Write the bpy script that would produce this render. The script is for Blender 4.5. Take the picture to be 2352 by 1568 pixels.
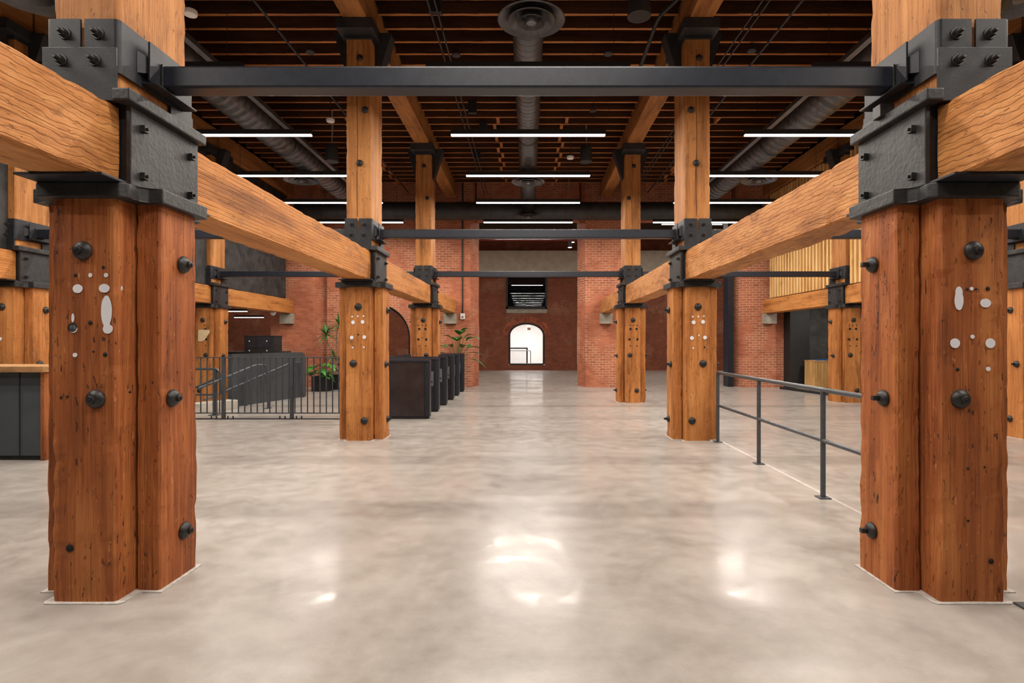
import bpy, bmesh, math, random
from mathutils import Vector, Matrix, noise
random.seed(7)
PI = math.pi
for o in list(bpy.data.objects): bpy.data.objects.remove(o)
S = bpy.context.scene
C = S.collection

# ------------------------------------------------------------------ camera, world, exposure
F, VX, HY, EYE = 1290.0, 1213.0, 784.0, 1.5
cam_d = bpy.data.cameras.new('camera'); cam = bpy.data.objects.new('camera', cam_d); C.objects.link(cam)
cam_d.sensor_width = 36; cam_d.lens = 36 * F / 2352; cam_d.shift_x = -(VX - 1176) / 2352
cam_d.clip_start = 0.05; cam_d.clip_end = 200
cam.location = (0, 0, EYE); cam.rotation_euler = (PI / 2, 0, 0)
S.camera = cam
w = bpy.data.worlds.new('world'); S.world = w; w.use_nodes = True
w.node_tree.nodes['Background'].inputs[0].default_value = (1, 0.93, 0.85, 1)
w.node_tree.nodes['Background'].inputs[1].default_value = 0.02
S.view_settings.view_transform = 'Standard'; S.view_settings.look = 'None'
S.view_settings.gamma = 1; S.view_settings.use_curve_mapping = False
S.view_settings.exposure = 0.0
LAMP_W = 105.0          # watts of each hall pendant
LAMP_COL = (1.0, 0.915, 0.82)
BACK_W = 190.0

def at(px, py, Y):     # point of the photo at depth Y, in metres
    return Vector(((px - VX) * Y / F, Y, EYE - (py - HY) * Y / F))

# ------------------------------------------------------------------ object helpers
def obj(name, bm, m, parent=None, smooth=False):
    me = bpy.data.meshes.new(name)
    bmesh.ops.recalc_face_normals(bm, faces=bm.faces)
    bm.to_mesh(me); bm.free()
    if smooth:
        for p in me.polygons: p.use_smooth = True
        try: me.set_sharp_from_angle(angle=math.radians(40))
        except Exception: pass
    for mm in (m if isinstance(m, (list, tuple)) else [m]): me.materials.append(mm)
    o = bpy.data.objects.new(name, me); C.objects.link(o)
    if parent: o.parent = parent
    return o
def tag(o, label, cat, group=None, kind=None):
    o['label'] = label; o['category'] = cat
    if group: o['group'] = group
    if kind: o['kind'] = kind
    return o
def thing(name, label, cat, loc=(0, 0, 0), rz=0, group=None):
    o = bpy.data.objects.new(name, None); C.objects.link(o); o.empty_display_size = .2
    o.location = loc; o.rotation_euler = (0, 0, rz)
    return tag(o, label, cat, group)
def struct(name, bm, m, label=None):
    o = obj(name, bm, m); o['kind'] = 'structure'
    if label: o['label'] = label
    return o
def copy_tree(o, parent=None):
    c = o.copy(); C.objects.link(c); c.parent = parent
    for ch in list(o.children): copy_tree(ch, c)
    return c

def box(bm, x0, x1, y0, y1, z0, z1, bev=0.0, M=None):
    r = bmesh.ops.create_cube(bm, size=1)
    vs = r['verts']
    for v in vs:
        v.co = Vector(((x0 + x1) / 2 + v.co.x * (x1 - x0), (y0 + y1) / 2 + v.co.y * (y1 - y0), (z0 + z1) / 2 + v.co.z * (z1 - z0)))
        if M: v.co = M @ v.co
    if bev:
        es = list({e for v in vs for e in v.link_edges})
        bmesh.ops.bevel(bm, geom=es, offset=bev, segments=2, affect='EDGES', profile=.6)
def B(*a, **k):
    bm = bmesh.new(); box(bm, *a, **k); return bm
def prism(bm, pts, z0, z1, bev=0.0):
    vb = [bm.verts.new((x, y, z0)) for x, y in pts]; vt = [bm.verts.new((x, y, z1)) for x, y in pts]
    n = len(pts); fs = [bm.faces.new(vb[::-1]), bm.faces.new(vt)]
    for i in range(n): fs.append(bm.faces.new((vb[i], vb[(i + 1) % n], vt[(i + 1) % n], vt[i])))
    if bev:
        es = list({e for f in fs for e in f.edges})
        bmesh.ops.bevel(bm, geom=es, offset=bev, segments=2, affect='EDGES', profile=.6)
def frame_of(d):
    d = d.normalized(); a = Vector((0, 0, 1)) if abs(d.z) < .9 else Vector((1, 0, 0))
    u = d.cross(a).normalized(); return u, d.cross(u).normalized()
def tube(bm, pts, r, seg=12, caps=True):
    pts = [Vector(p) for p in pts]; rings = []
    if not isinstance(r, (list, tuple)): r = [r] * len(pts)
    u = None
    for i, p in enumerate(pts):
        d = (pts[min(i + 1, len(pts) - 1)] - pts[max(i - 1, 0)]).normalized()
        if u is None: u, v = frame_of(d)
        else:
            u = (u - d * u.dot(d)).normalized(); v = d.cross(u)
        rings.append([bm.verts.new(p + (u * math.cos(2 * PI * k / seg) + v * math.sin(2 * PI * k / seg)) * r[i]) for k in range(seg)])
    for a, b in zip(rings, rings[1:]):
        for k in range(seg): bm.faces.new((a[k], a[(k + 1) % seg], b[(k + 1) % seg], b[k]))
    if caps: bm.faces.new(rings[0][::-1]); bm.faces.new(rings[-1])
def rounded(pts, rad, n=5):   # polyline with rounded corners
    pts = [Vector(p) for p in pts]; out = [pts[0]]
    for a, b, c in zip(pts, pts[1:], pts[2:]):
        d1 = (a - b); d2 = (c - b); q = min(rad, d1.length * .45, d2.length * .45)
        p1 = b + d1.normalized() * q; p2 = b + d2.normalized() * q
        for i in range(n + 1):
            t = i / n; out.append(p1 * (1 - t) ** 2 + b * 2 * t * (1 - t) + p2 * t * t)
    return out + [pts[-1]]
def lathe(bm, prof, seg=24, M=None, start_cap=True):   # prof: (r, z)
    rings = []
    for r, z in prof:
        rings.append([bm.verts.new((max(r, 1e-4) * math.cos(2 * PI * k / seg), max(r, 1e-4) * math.sin(2 * PI * k / seg), z)) for k in range(seg)])
    for a, b in zip(rings, rings[1:]):
        for k in range(seg): bm.faces.new((a[k], a[(k + 1) % seg], b[(k + 1) % seg], b[k]))
    if start_cap: bm.faces.new(rings[0][::-1]); bm.faces.new(rings[-1])
    if M:
        for rg in rings:
            for v in rg: v.co = M @ v.co
def timber_bm(sx, sy, sz, axis, amp=.004, cham=.012, step=.07, seed=0):
    """rough-sawn timber centred on the origin, from 0 to length along its axis"""
    ext = {'x': (sy, sz, sx), 'y': (sx, sz, sy), 'z': (sx, sy, sz)}[axis]
    a, b, L = ext[0] / 2, ext[1] / 2, ext[2]
    sec = []
    def side(p, q, n=4):
        for i in range(n): sec.append((p[0] + (q[0] - p[0]) * i / n, p[1] + (q[1] - p[1]) * i / n))
    c = cham
    cs = [(-a + c, -b), (a - c, -b), (a, -b + c), (a, b - c), (a - c, b), (-a + c, b), (-a, b - c), (-a, -b + c)]
    for i in range(8): side(cs[i], cs[(i + 1) % 8], 4 if i % 2 == 0 else 1)
    n = max(2, int(L / step)); bm = bmesh.new(); rings = []
    so = Vector((seed * 3.7, seed * 1.3, seed * 7.1))
    for i in range(n + 1):
        t = L * i / n; ring = []
        for (p, q) in sec:
            corner = (abs(abs(p) - a) < c * 1.2) and (abs(abs(q) - b) < c * 1.2)
            nv = noise.noise(Vector((p * 2.5, q * 2.5, t * 1.1)) + so)
            nh = noise.noise(Vector((p * 9, q * 9, t * 7)) + so)
            k = amp * nv + amp * .5 * nh
            if corner: k += -amp * max(0, noise.noise(Vector((p * 5, q * 5, t * 9)) + so * 2)) * 2.2
            d = Vector((p / a, q / b)); m = max(abs(d.x), abs(d.y))
            px = p + (k if abs(p / a) > .9 else 0) * (1 if p > 0 else -1)
            qx = q + (k if abs(q / b) > .9 else 0) * (1 if q > 0 else -1)
            co = {'x': (t, px, qx), 'y': (px, t, qx), 'z': (px, qx, t)}[axis]
            ring.append(bm.verts.new(co))
        rings.append(ring)
    m_ = len(sec)
    for A, Bq in zip(rings, rings[1:]):
        for k in range(m_): bm.faces.new((A[k], A[(k + 1) % m_], Bq[(k + 1) % m_], Bq[k]))
    bm.faces.new(rings[0][::-1]); bm.faces.new(rings[-1])
    return bm
def shift(bm, x=0, y=0, z=0):
    bmesh.ops.translate(bm, verts=bm.verts, vec=(x, y, z)); return bm

# ------------------------------------------------------------------ materials
def newmat(name):
    m = bpy.data.materials.new(name); m.use_nodes = True; nt = m.node_tree
    return m, nt, nt.nodes['Principled BSDF']
def N(nt, t, **k):
    n = nt.nodes.new(t)
    for a, v in k.items():
        if a.startswith('i_'):
            key = a[2:]; key = int(key) if key.isdigit() else key.replace('_', ' ')
            n.inputs[key].default_value = v
        else: setattr(n, a, v)
    return n
def ramp(nt, stops, interp='LINEAR'):
    r = nt.nodes.new('ShaderNodeValToRGB'); e = r.color_ramp.elements; r.color_ramp.interpolation = interp
    while len(e) < len(stops): e.new(0.5)
    for el, (p, c) in zip(e, stops):
        el.position = p; el.color = (*c, 1) if len(c) == 3 else c
    return r
def mixc(nt, f, a, b, mode='MIX'):
    m = nt.nodes.new('ShaderNodeMix'); m.data_type = 'RGBA'; m.blend_type = mode
    L = nt.links
    for i, v in ((0, f), (6, a), (7, b)):
        if hasattr(v, 'links') or isinstance(v, bpy.types.NodeSocket): L.new(v, m.inputs[i])
        elif isinstance(v, (tuple, list)): m.inputs[i].default_value = (*v, 1)
        else: m.inputs[i].default_value = v
    return m.outputs[2]
def math_(nt, op, a, b=None):
    m = nt.nodes.new('ShaderNodeMath'); m.operation = op
    for i, v in enumerate((a, b)):
        if v is None: continue
        if isinstance(v, bpy.types.NodeSocket): nt.links.new(v, m.inputs[i])
        else: m.inputs[i].default_value = v
    return m.outputs[0]

def wood_mat(name, axis, dark, mid, light, rough=.62, specks=.5, curly=False, spec=.25):
    m, nt, bs = newmat(name); L = nt.links
    tc = N(nt, 'ShaderNodeTexCoord'); oi = N(nt, 'ShaderNodeObjectInfo')
    off = N(nt, 'ShaderNodeVectorMath', operation='SCALE'); off.inputs[0].default_value = (7, 13, 19); L.new(oi.outputs['Random'], off.inputs['Scale'])
    add = N(nt, 'ShaderNodeVectorMath', operation='ADD'); L.new(tc.outputs['Object'], add.inputs[0]); L.new(off.outputs[0], add.inputs[1])
    def mp(ac, al):
        mm = N(nt, 'ShaderNodeMapping'); s = [ac, ac, ac]; s['xyz'.index(axis)] = al; mm.inputs['Scale'].default_value = s
        L.new(add.outputs[0], mm.inputs['Vector']); return mm.outputs[0]
    n1 = N(nt, 'ShaderNodeTexNoise', i_Scale=1.0, i_Detail=6.0, i_Roughness=.6, i_Distortion=1.2 if curly else .5); L.new(mp(7, 1.6 if curly else .5), n1.inputs['Vector'])
    n2 = N(nt, 'ShaderNodeTexNoise', i_Scale=1.0, i_Detail=5.0, i_Roughness=.65, i_Distortion=.8 if curly else .25); L.new(mp(60, 7 if curly else 1.8), n2.inputs['Vector'])
    n3 = N(nt, 'ShaderNodeTexNoise', i_Scale=1.0, i_Detail=3.0, i_Roughness=.5); L.new(mp(2.2, .9), n3.inputs['Vector'])
    n4 = N(nt, 'ShaderNodeTexNoise', i_Scale=1.0, i_Detail=2.0, i_Roughness=.5); L.new(mp(46, 15), n4.inputs['Vector'])
    n5 = N(nt, 'ShaderNodeTexNoise', i_Scale=1.0, i_Detail=2.0); L.new(mp(130, 1.6), n5.inputs['Vector'])
    f = math_(nt, 'ADD', math_(nt, 'MULTIPLY', n1.outputs[0], .55), math_(nt, 'MULTIPLY', n2.outputs[0], .30))
    f = math_(nt, 'ADD', f, math_(nt, 'MULTIPLY', n3.outputs[0], .30))
    r = ramp(nt, [(.40, dark), (.56, mid), (.74, light)]); L.new(f, r.inputs[0])
    # fine dark growth lines
    r5 = ramp(nt, [(.60, (0, 0, 0)), (.70, (1, 1, 1))]); L.new(n5.outputs[0], r5.inputs[0])
    c = mixc(nt, math_(nt, 'MULTIPLY', r5.outputs[0], .28), r.outputs[0], tuple(x * .35 for x in dark))
    n6 = N(nt, 'ShaderNodeTexNoise', i_Scale=1.0, i_Detail=5.0, i_Roughness=.7, i_Distortion=.8); L.new(mp(4.5, 1.4), n6.inputs['Vector'])
    r6 = ramp(nt, [(.54, (0, 0, 0)), (.70, (1, 1, 1))]); L.new(n6.outputs[0], r6.inputs[0])
    c = mixc(nt, math_(nt, 'MULTIPLY', r6.outputs[0], .45), c, tuple(x * .55 for x in dark))
    n7 = N(nt, 'ShaderNodeTexNoise', i_Scale=1.0, i_Detail=3.0, i_Roughness=.6); L.new(mp(34, 12), n7.inputs['Vector'])
    rk = ramp(nt, [(.42, (.12,) * 3), (.60, (1, 1, 1))]); L.new(n6.outputs[0], rk.inputs[0])
    r7 = ramp(nt, [(.665, (0, 0, 0)), (.72, (1, 1, 1))]); L.new(n7.outputs[0], r7.inputs[0])
    c = mixc(nt, math_(nt, 'MULTIPLY', r7.outputs[0], .35), c, tuple(min(1, x * 1.25 + .08) for x in light))
    # worm holes and nicks
    r4 = ramp(nt, [(.655, (0, 0, 0)), (.70, (1, 1, 1))]); L.new(n4.outputs[0], r4.inputs[0])
    c = mixc(nt, math_(nt, 'MULTIPLY', math_(nt, 'MULTIPLY', r4.outputs[0], rk.outputs[0]), specks), c, (.02, .011, .010))
    wv = None
    if axis == 'y':
        w_ = N(nt, 'ShaderNodeTexWave', wave_type='BANDS', bands_direction='Z', i_Scale=9.0, i_Distortion=7.0 if curly else 3.0, i_Detail=3.0, i_Detail_Scale=1.0, i_Detail_Roughness=.55)
        L.new(mp(1.0, .45 if curly else .12), w_.inputs['Vector'])
        rw = ramp(nt, [(.0, (1, 1, 1)), (.22, (0, 0, 0))]); L.new(w_.outputs['Fac'], rw.inputs[0]); wv = rw.outputs[0]
        c = mixc(nt, math_(nt, 'MULTIPLY', wv, .30 if curly else .16), c, tuple(x * .6 for x in dark))
    L.new(c, bs.inputs['Base Color'])
    bs.inputs['Roughness'].default_value = rough; bs.inputs['Specular IOR Level'].default_value = spec
    h = math_(nt, 'SUBTRACT', math_(nt, 'MULTIPLY', n2.outputs[0], .7), math_(nt, 'MULTIPLY', r4.outputs[0], .9))
    h = math_(nt, 'SUBTRACT', h, math_(nt, 'MULTIPLY', r5.outputs[0], .25))
    if wv is not None: h = math_(nt, 'SUBTRACT', h, math_(nt, 'MULTIPLY', wv, .45))
    bp = N(nt, 'ShaderNodeBump', i_Strength=.75, i_Distance=.009); L.new(h, bp.inputs['Height']); L.new(bp.outputs[0], bs.inputs['Normal'])
    return m
def plain(name, col, rough=.5, metal=0, noise_amt=.0, scale=20, bump=0.0, spec=.5, col2=None, bscale=None):
    m, nt, bs = newmat(name); L = nt.links
    bs.inputs['Roughness'].default_value = rough; bs.inputs['Metallic'].default_value = metal
    bs.inputs['Specular IOR Level'].default_value = spec
    tc = N(nt, 'ShaderNodeTexCoord')
    n = N(nt, 'ShaderNodeTexNoise', i_Scale=scale, i_Detail=5.0, i_Roughness=.6); L.new(tc.outputs['Object'], n.inputs['Vector'])
    c2 = col2 or tuple(min(1, x * (1 + noise_amt * 2)) for x in col)
    c1 = tuple(x * (1 - noise_amt) for x in col) if not col2 else col
    r = ramp(nt, [(.35, c1), (.68, c2)]); L.new(n.outputs[0], r.inputs[0]); L.new(r.outputs[0], bs.inputs['Base Color'])
    if bump:
        n2 = N(nt, 'ShaderNodeTexNoise', i_Scale=bscale or scale * 3, i_Detail=4.0); L.new(tc.outputs['Object'], n2.inputs['Vector'])
        bp = N(nt, 'ShaderNodeBump', i_Strength=bump, i_Distance=.006); L.new(n2.outputs[0], bp.inputs['Height']); L.new(bp.outputs[0], bs.inputs['Normal'])
    return m
def emit(name, col, s):
    m, nt, bs = newmat(name); bs.inputs['Base Color'].default_value = (*col, 1)
    bs.inputs['Emission Color'].default_value = (*col, 1); bs.inputs['Emission Strength'].default_value = s
    return m
def brick_mat(name, c1, c2, mortar_hi, wash=.45, rowh=.079, blen=.215, patch=.55):
    m, nt, bs = newmat(name); L = nt.links
    g = N(nt, 'ShaderNodeNewGeometry'); sp = N(nt, 'ShaderNodeSeparateXYZ'); L.new(g.outputs['Position'], sp.inputs[0])
    u = math_(nt, 'ADD', sp.outputs[0], sp.outputs[1]); cb = N(nt, 'ShaderNodeCombineXYZ'); L.new(u, cb.inputs[0]); L.new(sp.outputs[2], cb.inputs[1])
    wob = N(nt, 'ShaderNodeTexNoise', i_Scale=9.0, i_Detail=2.0); L.new(g.outputs['Position'], wob.inputs['Vector'])
    ws = N(nt, 'ShaderNodeVectorMath', operation='SCALE'); ws.inputs['Scale'].default_value = .014; L.new(wob.outputs['Color'], ws.inputs[0])
    ad = N(nt, 'ShaderNodeVectorMath', operation='ADD'); L.new(cb.outputs[0], ad.inputs[0]); L.new(ws.outputs[0], ad.inputs[1])
    b = N(nt, 'ShaderNodeTexBrick', i_Scale=1.0, i_Mortar_Size=.0065, i_Mortar_Smooth=.2, i_Bias=0.0, i_Brick_Width=blen, i_Row_Height=rowh)
    b.inputs['Color1'].default_value = (*c1, 1); b.inputs['Color2'].default_value = (*c2, 1); b.inputs['Mortar'].default_value = (0, 0, 0, 1)
    L.new(ad.outputs[0], b.inputs['Vector'])
    # where old pointing shows pale
    pn = N(nt, 'ShaderNodeTexNoise', i_Scale=.75, i_Detail=4.0, i_Roughness=.6); L.new(g.outputs['Position'], pn.inputs['Vector'])
    pr = ramp(nt, [(patch - .05, (.12, .12, .12)), (patch + .03, (1, 1, 1))]); L.new(pn.outputs[0], pr.inputs[0])
    mid = tuple((x + y) / 2 for x, y in zip(c1, c2))
    mort = mixc(nt, pr.outputs[0], tuple(x * .75 for x in mid), mortar_hi)
    big = N(nt, 'ShaderNodeTexNoise', i_Scale=1.7, i_Detail=5.0, i_Roughness=.65); L.new(g.outputs['Position'], big.inputs['Vector'])
    br = ramp(nt, [(.35, tuple(x * .62 for x in mid)), (.65, tuple(min(1, x * 1.25) for x in mid))]); L.new(big.outputs[0], br.inputs[0])
    face = mixc(nt, wash, b.outputs['Color'], br.outputs[0])
    spk = N(nt, 'ShaderNodeTexNoise', i_Scale=14.0, i_Detail=3.0); L.new(g.outputs['Position'], spk.inputs['Vector'])
    sr = ramp(nt, [(.70, (0, 0, 0)), (.73, (1, 1, 1))]); L.new(spk.outputs[0], sr.inputs[0])
    face = mixc(nt, math_(nt, 'MULTIPLY', sr.outputs[0], .55), face, mortar_hi)
    c = mixc(nt, b.outputs['Fac'], face, mort)
    L.new(c, bs.inputs['Base Color']); bs.inputs['Roughness'].default_value = .78; bs.inputs['Specular IOR Level'].default_value = .25
    bp = N(nt, 'ShaderNodeBump', i_Strength=.6, i_Distance=.01); L.new(math_(nt, 'SUBTRACT', math_(nt, 'MULTIPLY', big.outputs[0], .3), b.outputs['Fac']), bp.inputs['Height']); L.new(bp.outputs[0], bs.inputs['Normal'])
    return m
def floor_mat():
    m, nt, bs = newmat('polished_concrete'); L = nt.links
    g = N(nt, 'ShaderNodeNewGeometry')
    n1 = N(nt, 'ShaderNodeTexNoise', i_Scale=.9, i_Detail=7.0, i_Roughness=.62, i_Distortion=.6); L.new(g.outputs['Position'], n1.inputs['Vector'])
    n2 = N(nt, 'ShaderNodeTexNoise', i_Scale=5.0, i_Detail=6.0, i_Roughness=.7); L.new(g.outputs['Position'], n2.inputs['Vector'])
    n3 = N(nt, 'ShaderNodeTexNoise', i_Scale=170.0, i_Detail=2.0, i_Roughness=.6); L.new(g.outputs['Position'], n3.inputs['Vector'])
    f = math_(nt, 'ADD', math_(nt, 'MULTIPLY', n1.outputs[0], .68), math_(nt, 'MULTIPLY', n2.outputs[0], .32))
    r = ramp(nt, [(.30, (.20, .175, .153)), (.44, (.31, .28, .252)), (.58, (.40, .366, .334)), (.72, (.47, .434, .398))]); L.new(f, r.inputs[0])
    # aggregate showing in patches
    a = N(nt, 'ShaderNodeTexNoise', i_Scale=1.1, i_Detail=4.0, i_Roughness=.7); mp = N(nt, 'ShaderNodeMapping'); mp.inputs['Location'].default_value = (4, 9, 0)
    L.new(g.outputs['Position'], mp.inputs[0]); L.new(mp.outputs[0], a.inputs['Vector'])
    ar = ramp(nt, [(.52, (0, 0, 0)), (.64, (1, 1, 1))]); L.new(a.outputs[0], ar.inputs[0])
    sr = ramp(nt, [(.60, (0, 0, 0)), (.68, (1, 1, 1))]); L.new(n3.outputs[0], sr.inputs[0])
    c = mixc(nt, math_(nt, 'MULTIPLY', math_(nt, 'MULTIPLY', ar.outputs[0], sr.outputs[0]), .35), r.outputs[0], (.07, .055, .045))
    L.new(c, bs.inputs['Base Color'])
    rr = ramp(nt, [(.38, (.28,) * 3), (.66, (.42,) * 3)]); L.new(n2.outputs[0], rr.inputs[0]); L.new(rr.outputs[0], bs.inputs['Roughness'])
    bs.inputs['Specular IOR Level'].default_value = .25
    bs.inputs['Coat IOR'].default_value = 1.2
    cr = ramp(nt, [(.42, (.12,) * 3), (.62, (.8,) * 3)]); L.new(n1.outputs[0], cr.inputs[0]); L.new(cr.outputs[0], bs.inputs['Coat Weight'])
    r8 = ramp(nt, [(.40, (.07,) * 3), (.60, (.20,) * 3)]); L.new(n2.outputs[0], r8.inputs[0]); L.new(r8.outputs[0], bs.inputs['Coat Roughness'])
    nb = N(nt, 'ShaderNodeTexNoise', i_Scale=1.6, i_Detail=2.0); L.new(g.outputs['Position'], nb.inputs['Vector'])
    bp = N(nt, 'ShaderNodeBump', i_Strength=.22, i_Distance=.02); L.new(nb.outputs[0], bp.inputs['Height']); L.new(bp.outputs[0], bs.inputs['Normal']); L.new(bp.outputs[0], bs.inputs['Coat Normal'])
    return m

RD, RM, RL = (.095, .026, .010), (.31, .090, .026), (.52, .195, .058)      # old red-brown timber
OD, OM, OL = (.19, .066, .019), (.50, .21, .055), (.68, .34, .11)      # honey timber
M = dict(
    wood_red=wood_mat('old_red_timber', 'z', RD, RM, RL, specks=.85),
    wood_col=wood_mat('honey_column_timber', 'z', (.14, .047, .014), (.42, .155, .041), (.62, .27, .082)),
    wood_post=wood_mat('honey_post_timber', 'z', (.14, .050, .015), (.40, .160, .044), (.58, .27, .09), specks=.5),
    wood_ceil=wood_mat('ceiling_girder_timber', 'y', (.13, .046, .014), (.36, .145, .040), (.50, .225, .075), specks=.3),
    wood_gird=wood_mat('honey_girder_timber', 'y', (.20, .068, .018), (.50, .195, .050), (.63, .285, .088), specks=.35),
    wood_curl=wood_mat('curly_girder_timber', 'y', (.21, .070, .019), (.47, .190, .055), (.64, .305, .105), specks=.3, curly=True),
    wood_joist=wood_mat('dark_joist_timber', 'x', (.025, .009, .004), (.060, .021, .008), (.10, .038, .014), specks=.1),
    wood_edge=wood_mat('honey_joist_edge', 'x', (.20, .065, .018), (.42, .155, .042), (.54, .23, .07), specks=.2),
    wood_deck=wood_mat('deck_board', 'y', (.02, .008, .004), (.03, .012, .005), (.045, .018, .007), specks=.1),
    wood_slat=wood_mat('slat_wood', 'z', (.50, .25, .075), (.70, .42, .16), (.86, .62, .30), specks=.15),
    wood_top=wood_mat('counter_wood', 'x', (.28, .13, .05), (.48, .26, .11), (.62, .38, .19), specks=.2),
    steel=plain('black_painted_steel', (.016, .017, .021), .45, 0, .25, 9, .12, .32, bscale=160),
    steel_b=plain('dark_steel_tube', (.010, .013, .021), .38, 0, .2, 14, .10, .45, bscale=220),
    cast=plain('painted_cast_iron', (.024, .024, .025), .5, 0, .2, 12, .55, .38, bscale=34),
    bolt=plain('black_iron', (.022, .021, .021), .42, .3, .3, 30, .25, .5),
    rail=plain('dark_grey_rail_paint', (.052, .058, .066), .38, 0, .1, 10, 0, .5),
    plaster_b=plain('black_plaster', (.014, .014, .015), .7, 0, 0, 3.2, .3, .3, col2=(.050, .047, .046), bscale=12),
    black=plain('matt_black', (.010, .010, .011), .6, 0, .2, 8),
    concrete=plain('cast_concrete', (.30, .27, .22), .7, 0, .12, 6, .2),
    dkconc=plain('dark_concrete', (.05, .05, .048), .8, 0, .3, 3, .2),
    grout=plain('pale_grout', (.46, .425, .39), .8, 0, .15, 30, .4),
    plug=plain('white_filler', (.72, .72, .76), .7, 0, .08, 60, .4),
    hole=plain('hole_dark', (.006, .004, .003), .9),
    beige=plain('beige_panel', (.50, .43, .34), .7, 0, .08, 3),
    white=plain('white_wall_paint', (.80, .78, .75), .6, 0, .03, 3),
    whiteplastic=plain('white_plastic', (.75, .74, .72), .4),
    duct=plain('spiral_duct_steel', (.085, .085, .09), .38, .6, .2, 5),
    ductb=plain('dark_duct', (.028, .029, .032), .5, .2, .2, 4),
    bronze=plain('dark_bronze_panel', (.062, .052, .055), .28, .7, .15, 3),
    greypanel=plain('grey_coated_panel', (.048, .056, .062), .5, 0, .06, 4),
    chrome=plain('brushed_edge_metal', (.62, .62, .66), .22, 1.0),
    greyslot=plain('satin_grey_metal', (.20, .20, .21), .4, .6),
    leaf=plain('glossy_leaf', (.018, .085, .016), .38, 0, 0, 9, 0, .5, col2=(.06, .24, .04)),
    leafb=plain('bright_leaf', (.035, .16, .018), .4, 0, 0, 9, 0, .5, col2=(.09, .32, .04)),
    stem=plain('plant_stem', (.08, .13, .03), .6), bark=plain('cane_bark', (.22, .15, .09), .8),
    soil=plain('potting_soil', (.02, .014, .01), .9), blue=plain('blue_leaflet', (.01, .10, .35), .5),
    red=plain('red_pipe', (.28, .02, .015), .5), cable=plain('pale_cable', (.30, .28, .26), .6),
    lamp=emit('lamp_diffuser', (1, .95, .88), 9), lampw=emit('window_lamp', (.93, .92, 1.0), 3),
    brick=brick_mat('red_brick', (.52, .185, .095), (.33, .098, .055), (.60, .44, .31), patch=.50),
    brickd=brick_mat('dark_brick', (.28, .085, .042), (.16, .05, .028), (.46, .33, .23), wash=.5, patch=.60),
    floor=floor_mat(),
)
def glass_mat(name, tint=(1, 1, 1), refl=.1, rough=.02):
    m = bpy.data.materials.new(name); m.use_nodes = True; nt = m.node_tree; nt.nodes.clear()
    o = N(nt, 'ShaderNodeOutputMaterial'); t = N(nt, 'ShaderNodeBsdfTransparent'); g = N(nt, 'ShaderNodeBsdfGlossy')
    t.inputs[0].default_value = (*tint, 1); g.inputs['Roughness'].default_value = rough
    x = N(nt, 'ShaderNodeMixShader'); x.inputs[0].default_value = refl
    nt.links.new(t.outputs[0], x.inputs[1]); nt.links.new(g.outputs[0], x.inputs[2]); nt.links.new(x.outputs[0], o.inputs[0])
    return m
M['glass'] = glass_mat('window_glass', (.97, .97, .97), .06)
M['glassd'] = glass_mat('tinted_glass', (.6, .62, .66), .022, 0.0)

# ------------------------------------------------------------------ setting
COLX = 2.55; OUTX = 7.9; ROW = [3.56, 8.77, 13.98]
CW, FL, PR = .187, .34, .337            # core half-width, flank half-width, core half-depth
ZCAP, ZG0, ZG1 = 2.32, 2.42, 2.865
WY = 18.5; FARY = 29.3; CEIL = 6.98
struct('floor', B(-20, 20, -7, FARY + 5, -.2, 0), M['floor'], 'polished pale grey concrete floor')
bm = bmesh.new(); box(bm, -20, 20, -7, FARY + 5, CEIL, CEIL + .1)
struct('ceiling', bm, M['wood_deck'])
# back wall with piers and openings
def arch_blocks(bm, x0, x1, z0, z1, cx, half, sill, spring, rise, y0, y1, n=24):
    if sill > z0: box(bm, cx - half, cx + half, y0, y1, z0, sill)
    box(bm, x0, cx - half, y0, y1, z0, z1); box(bm, cx + half, x1, y0, y1, z0, z1)
    for i in range(n):
        a0 = PI * i / n; a1 = PI * (i + 1) / n
        xa, za = cx - half * math.cos(a0), spring + rise * math.sin(a0)
        xb, zb = cx - half * math.cos(a1), spring + rise * math.sin(a1)
        v = [bm.verts.new(p) for p in ((xa, y0, za), (xb, y0, zb), (xb, y0, z1), (xa, y0, z1), (xa, y1, za), (xb, y1, zb), (xb, y1, z1), (xa, y1, z1))]
        for q in ((0, 1, 2, 3), (5, 4, 7, 6), (4, 5, 1, 0), (3, 2, 6, 7)): bm.faces.new([v[k] for k in q])
bm = bmesh.new()
for cx in (-7.78, -2.6, 2.6, 7.78):
    prism(bm, [(cx - .70, WY), (cx + .70, WY), (cx + .92, WY + .65), (cx - .92, WY + .65)], 0, CEIL)
arch_blocks(bm, -6.75, -3.5, 0, CEIL, -5.1, 1.14, 0, 1.62, 1.14, WY + .35, WY + .64)
box(bm, -1.72, 1.72, WY + .30, WY + .64, 5.54, CEIL); box(bm, 3.45, 6.8, WY + .30, WY + .64, 5.54, CEIL)
box(bm, -20, -8.5, WY + .1, WY + .6, 2.9, CEIL); box(bm, 8.5, 20, WY + .1, WY + .6, 2.9, CEIL)
box(bm, 10.4, 20, WY + .1, WY + .6, 0, 2.9)
struct('wall_back', bm, M['brick'], 'red brick wall of piers and openings across the end of the hall')
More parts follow.
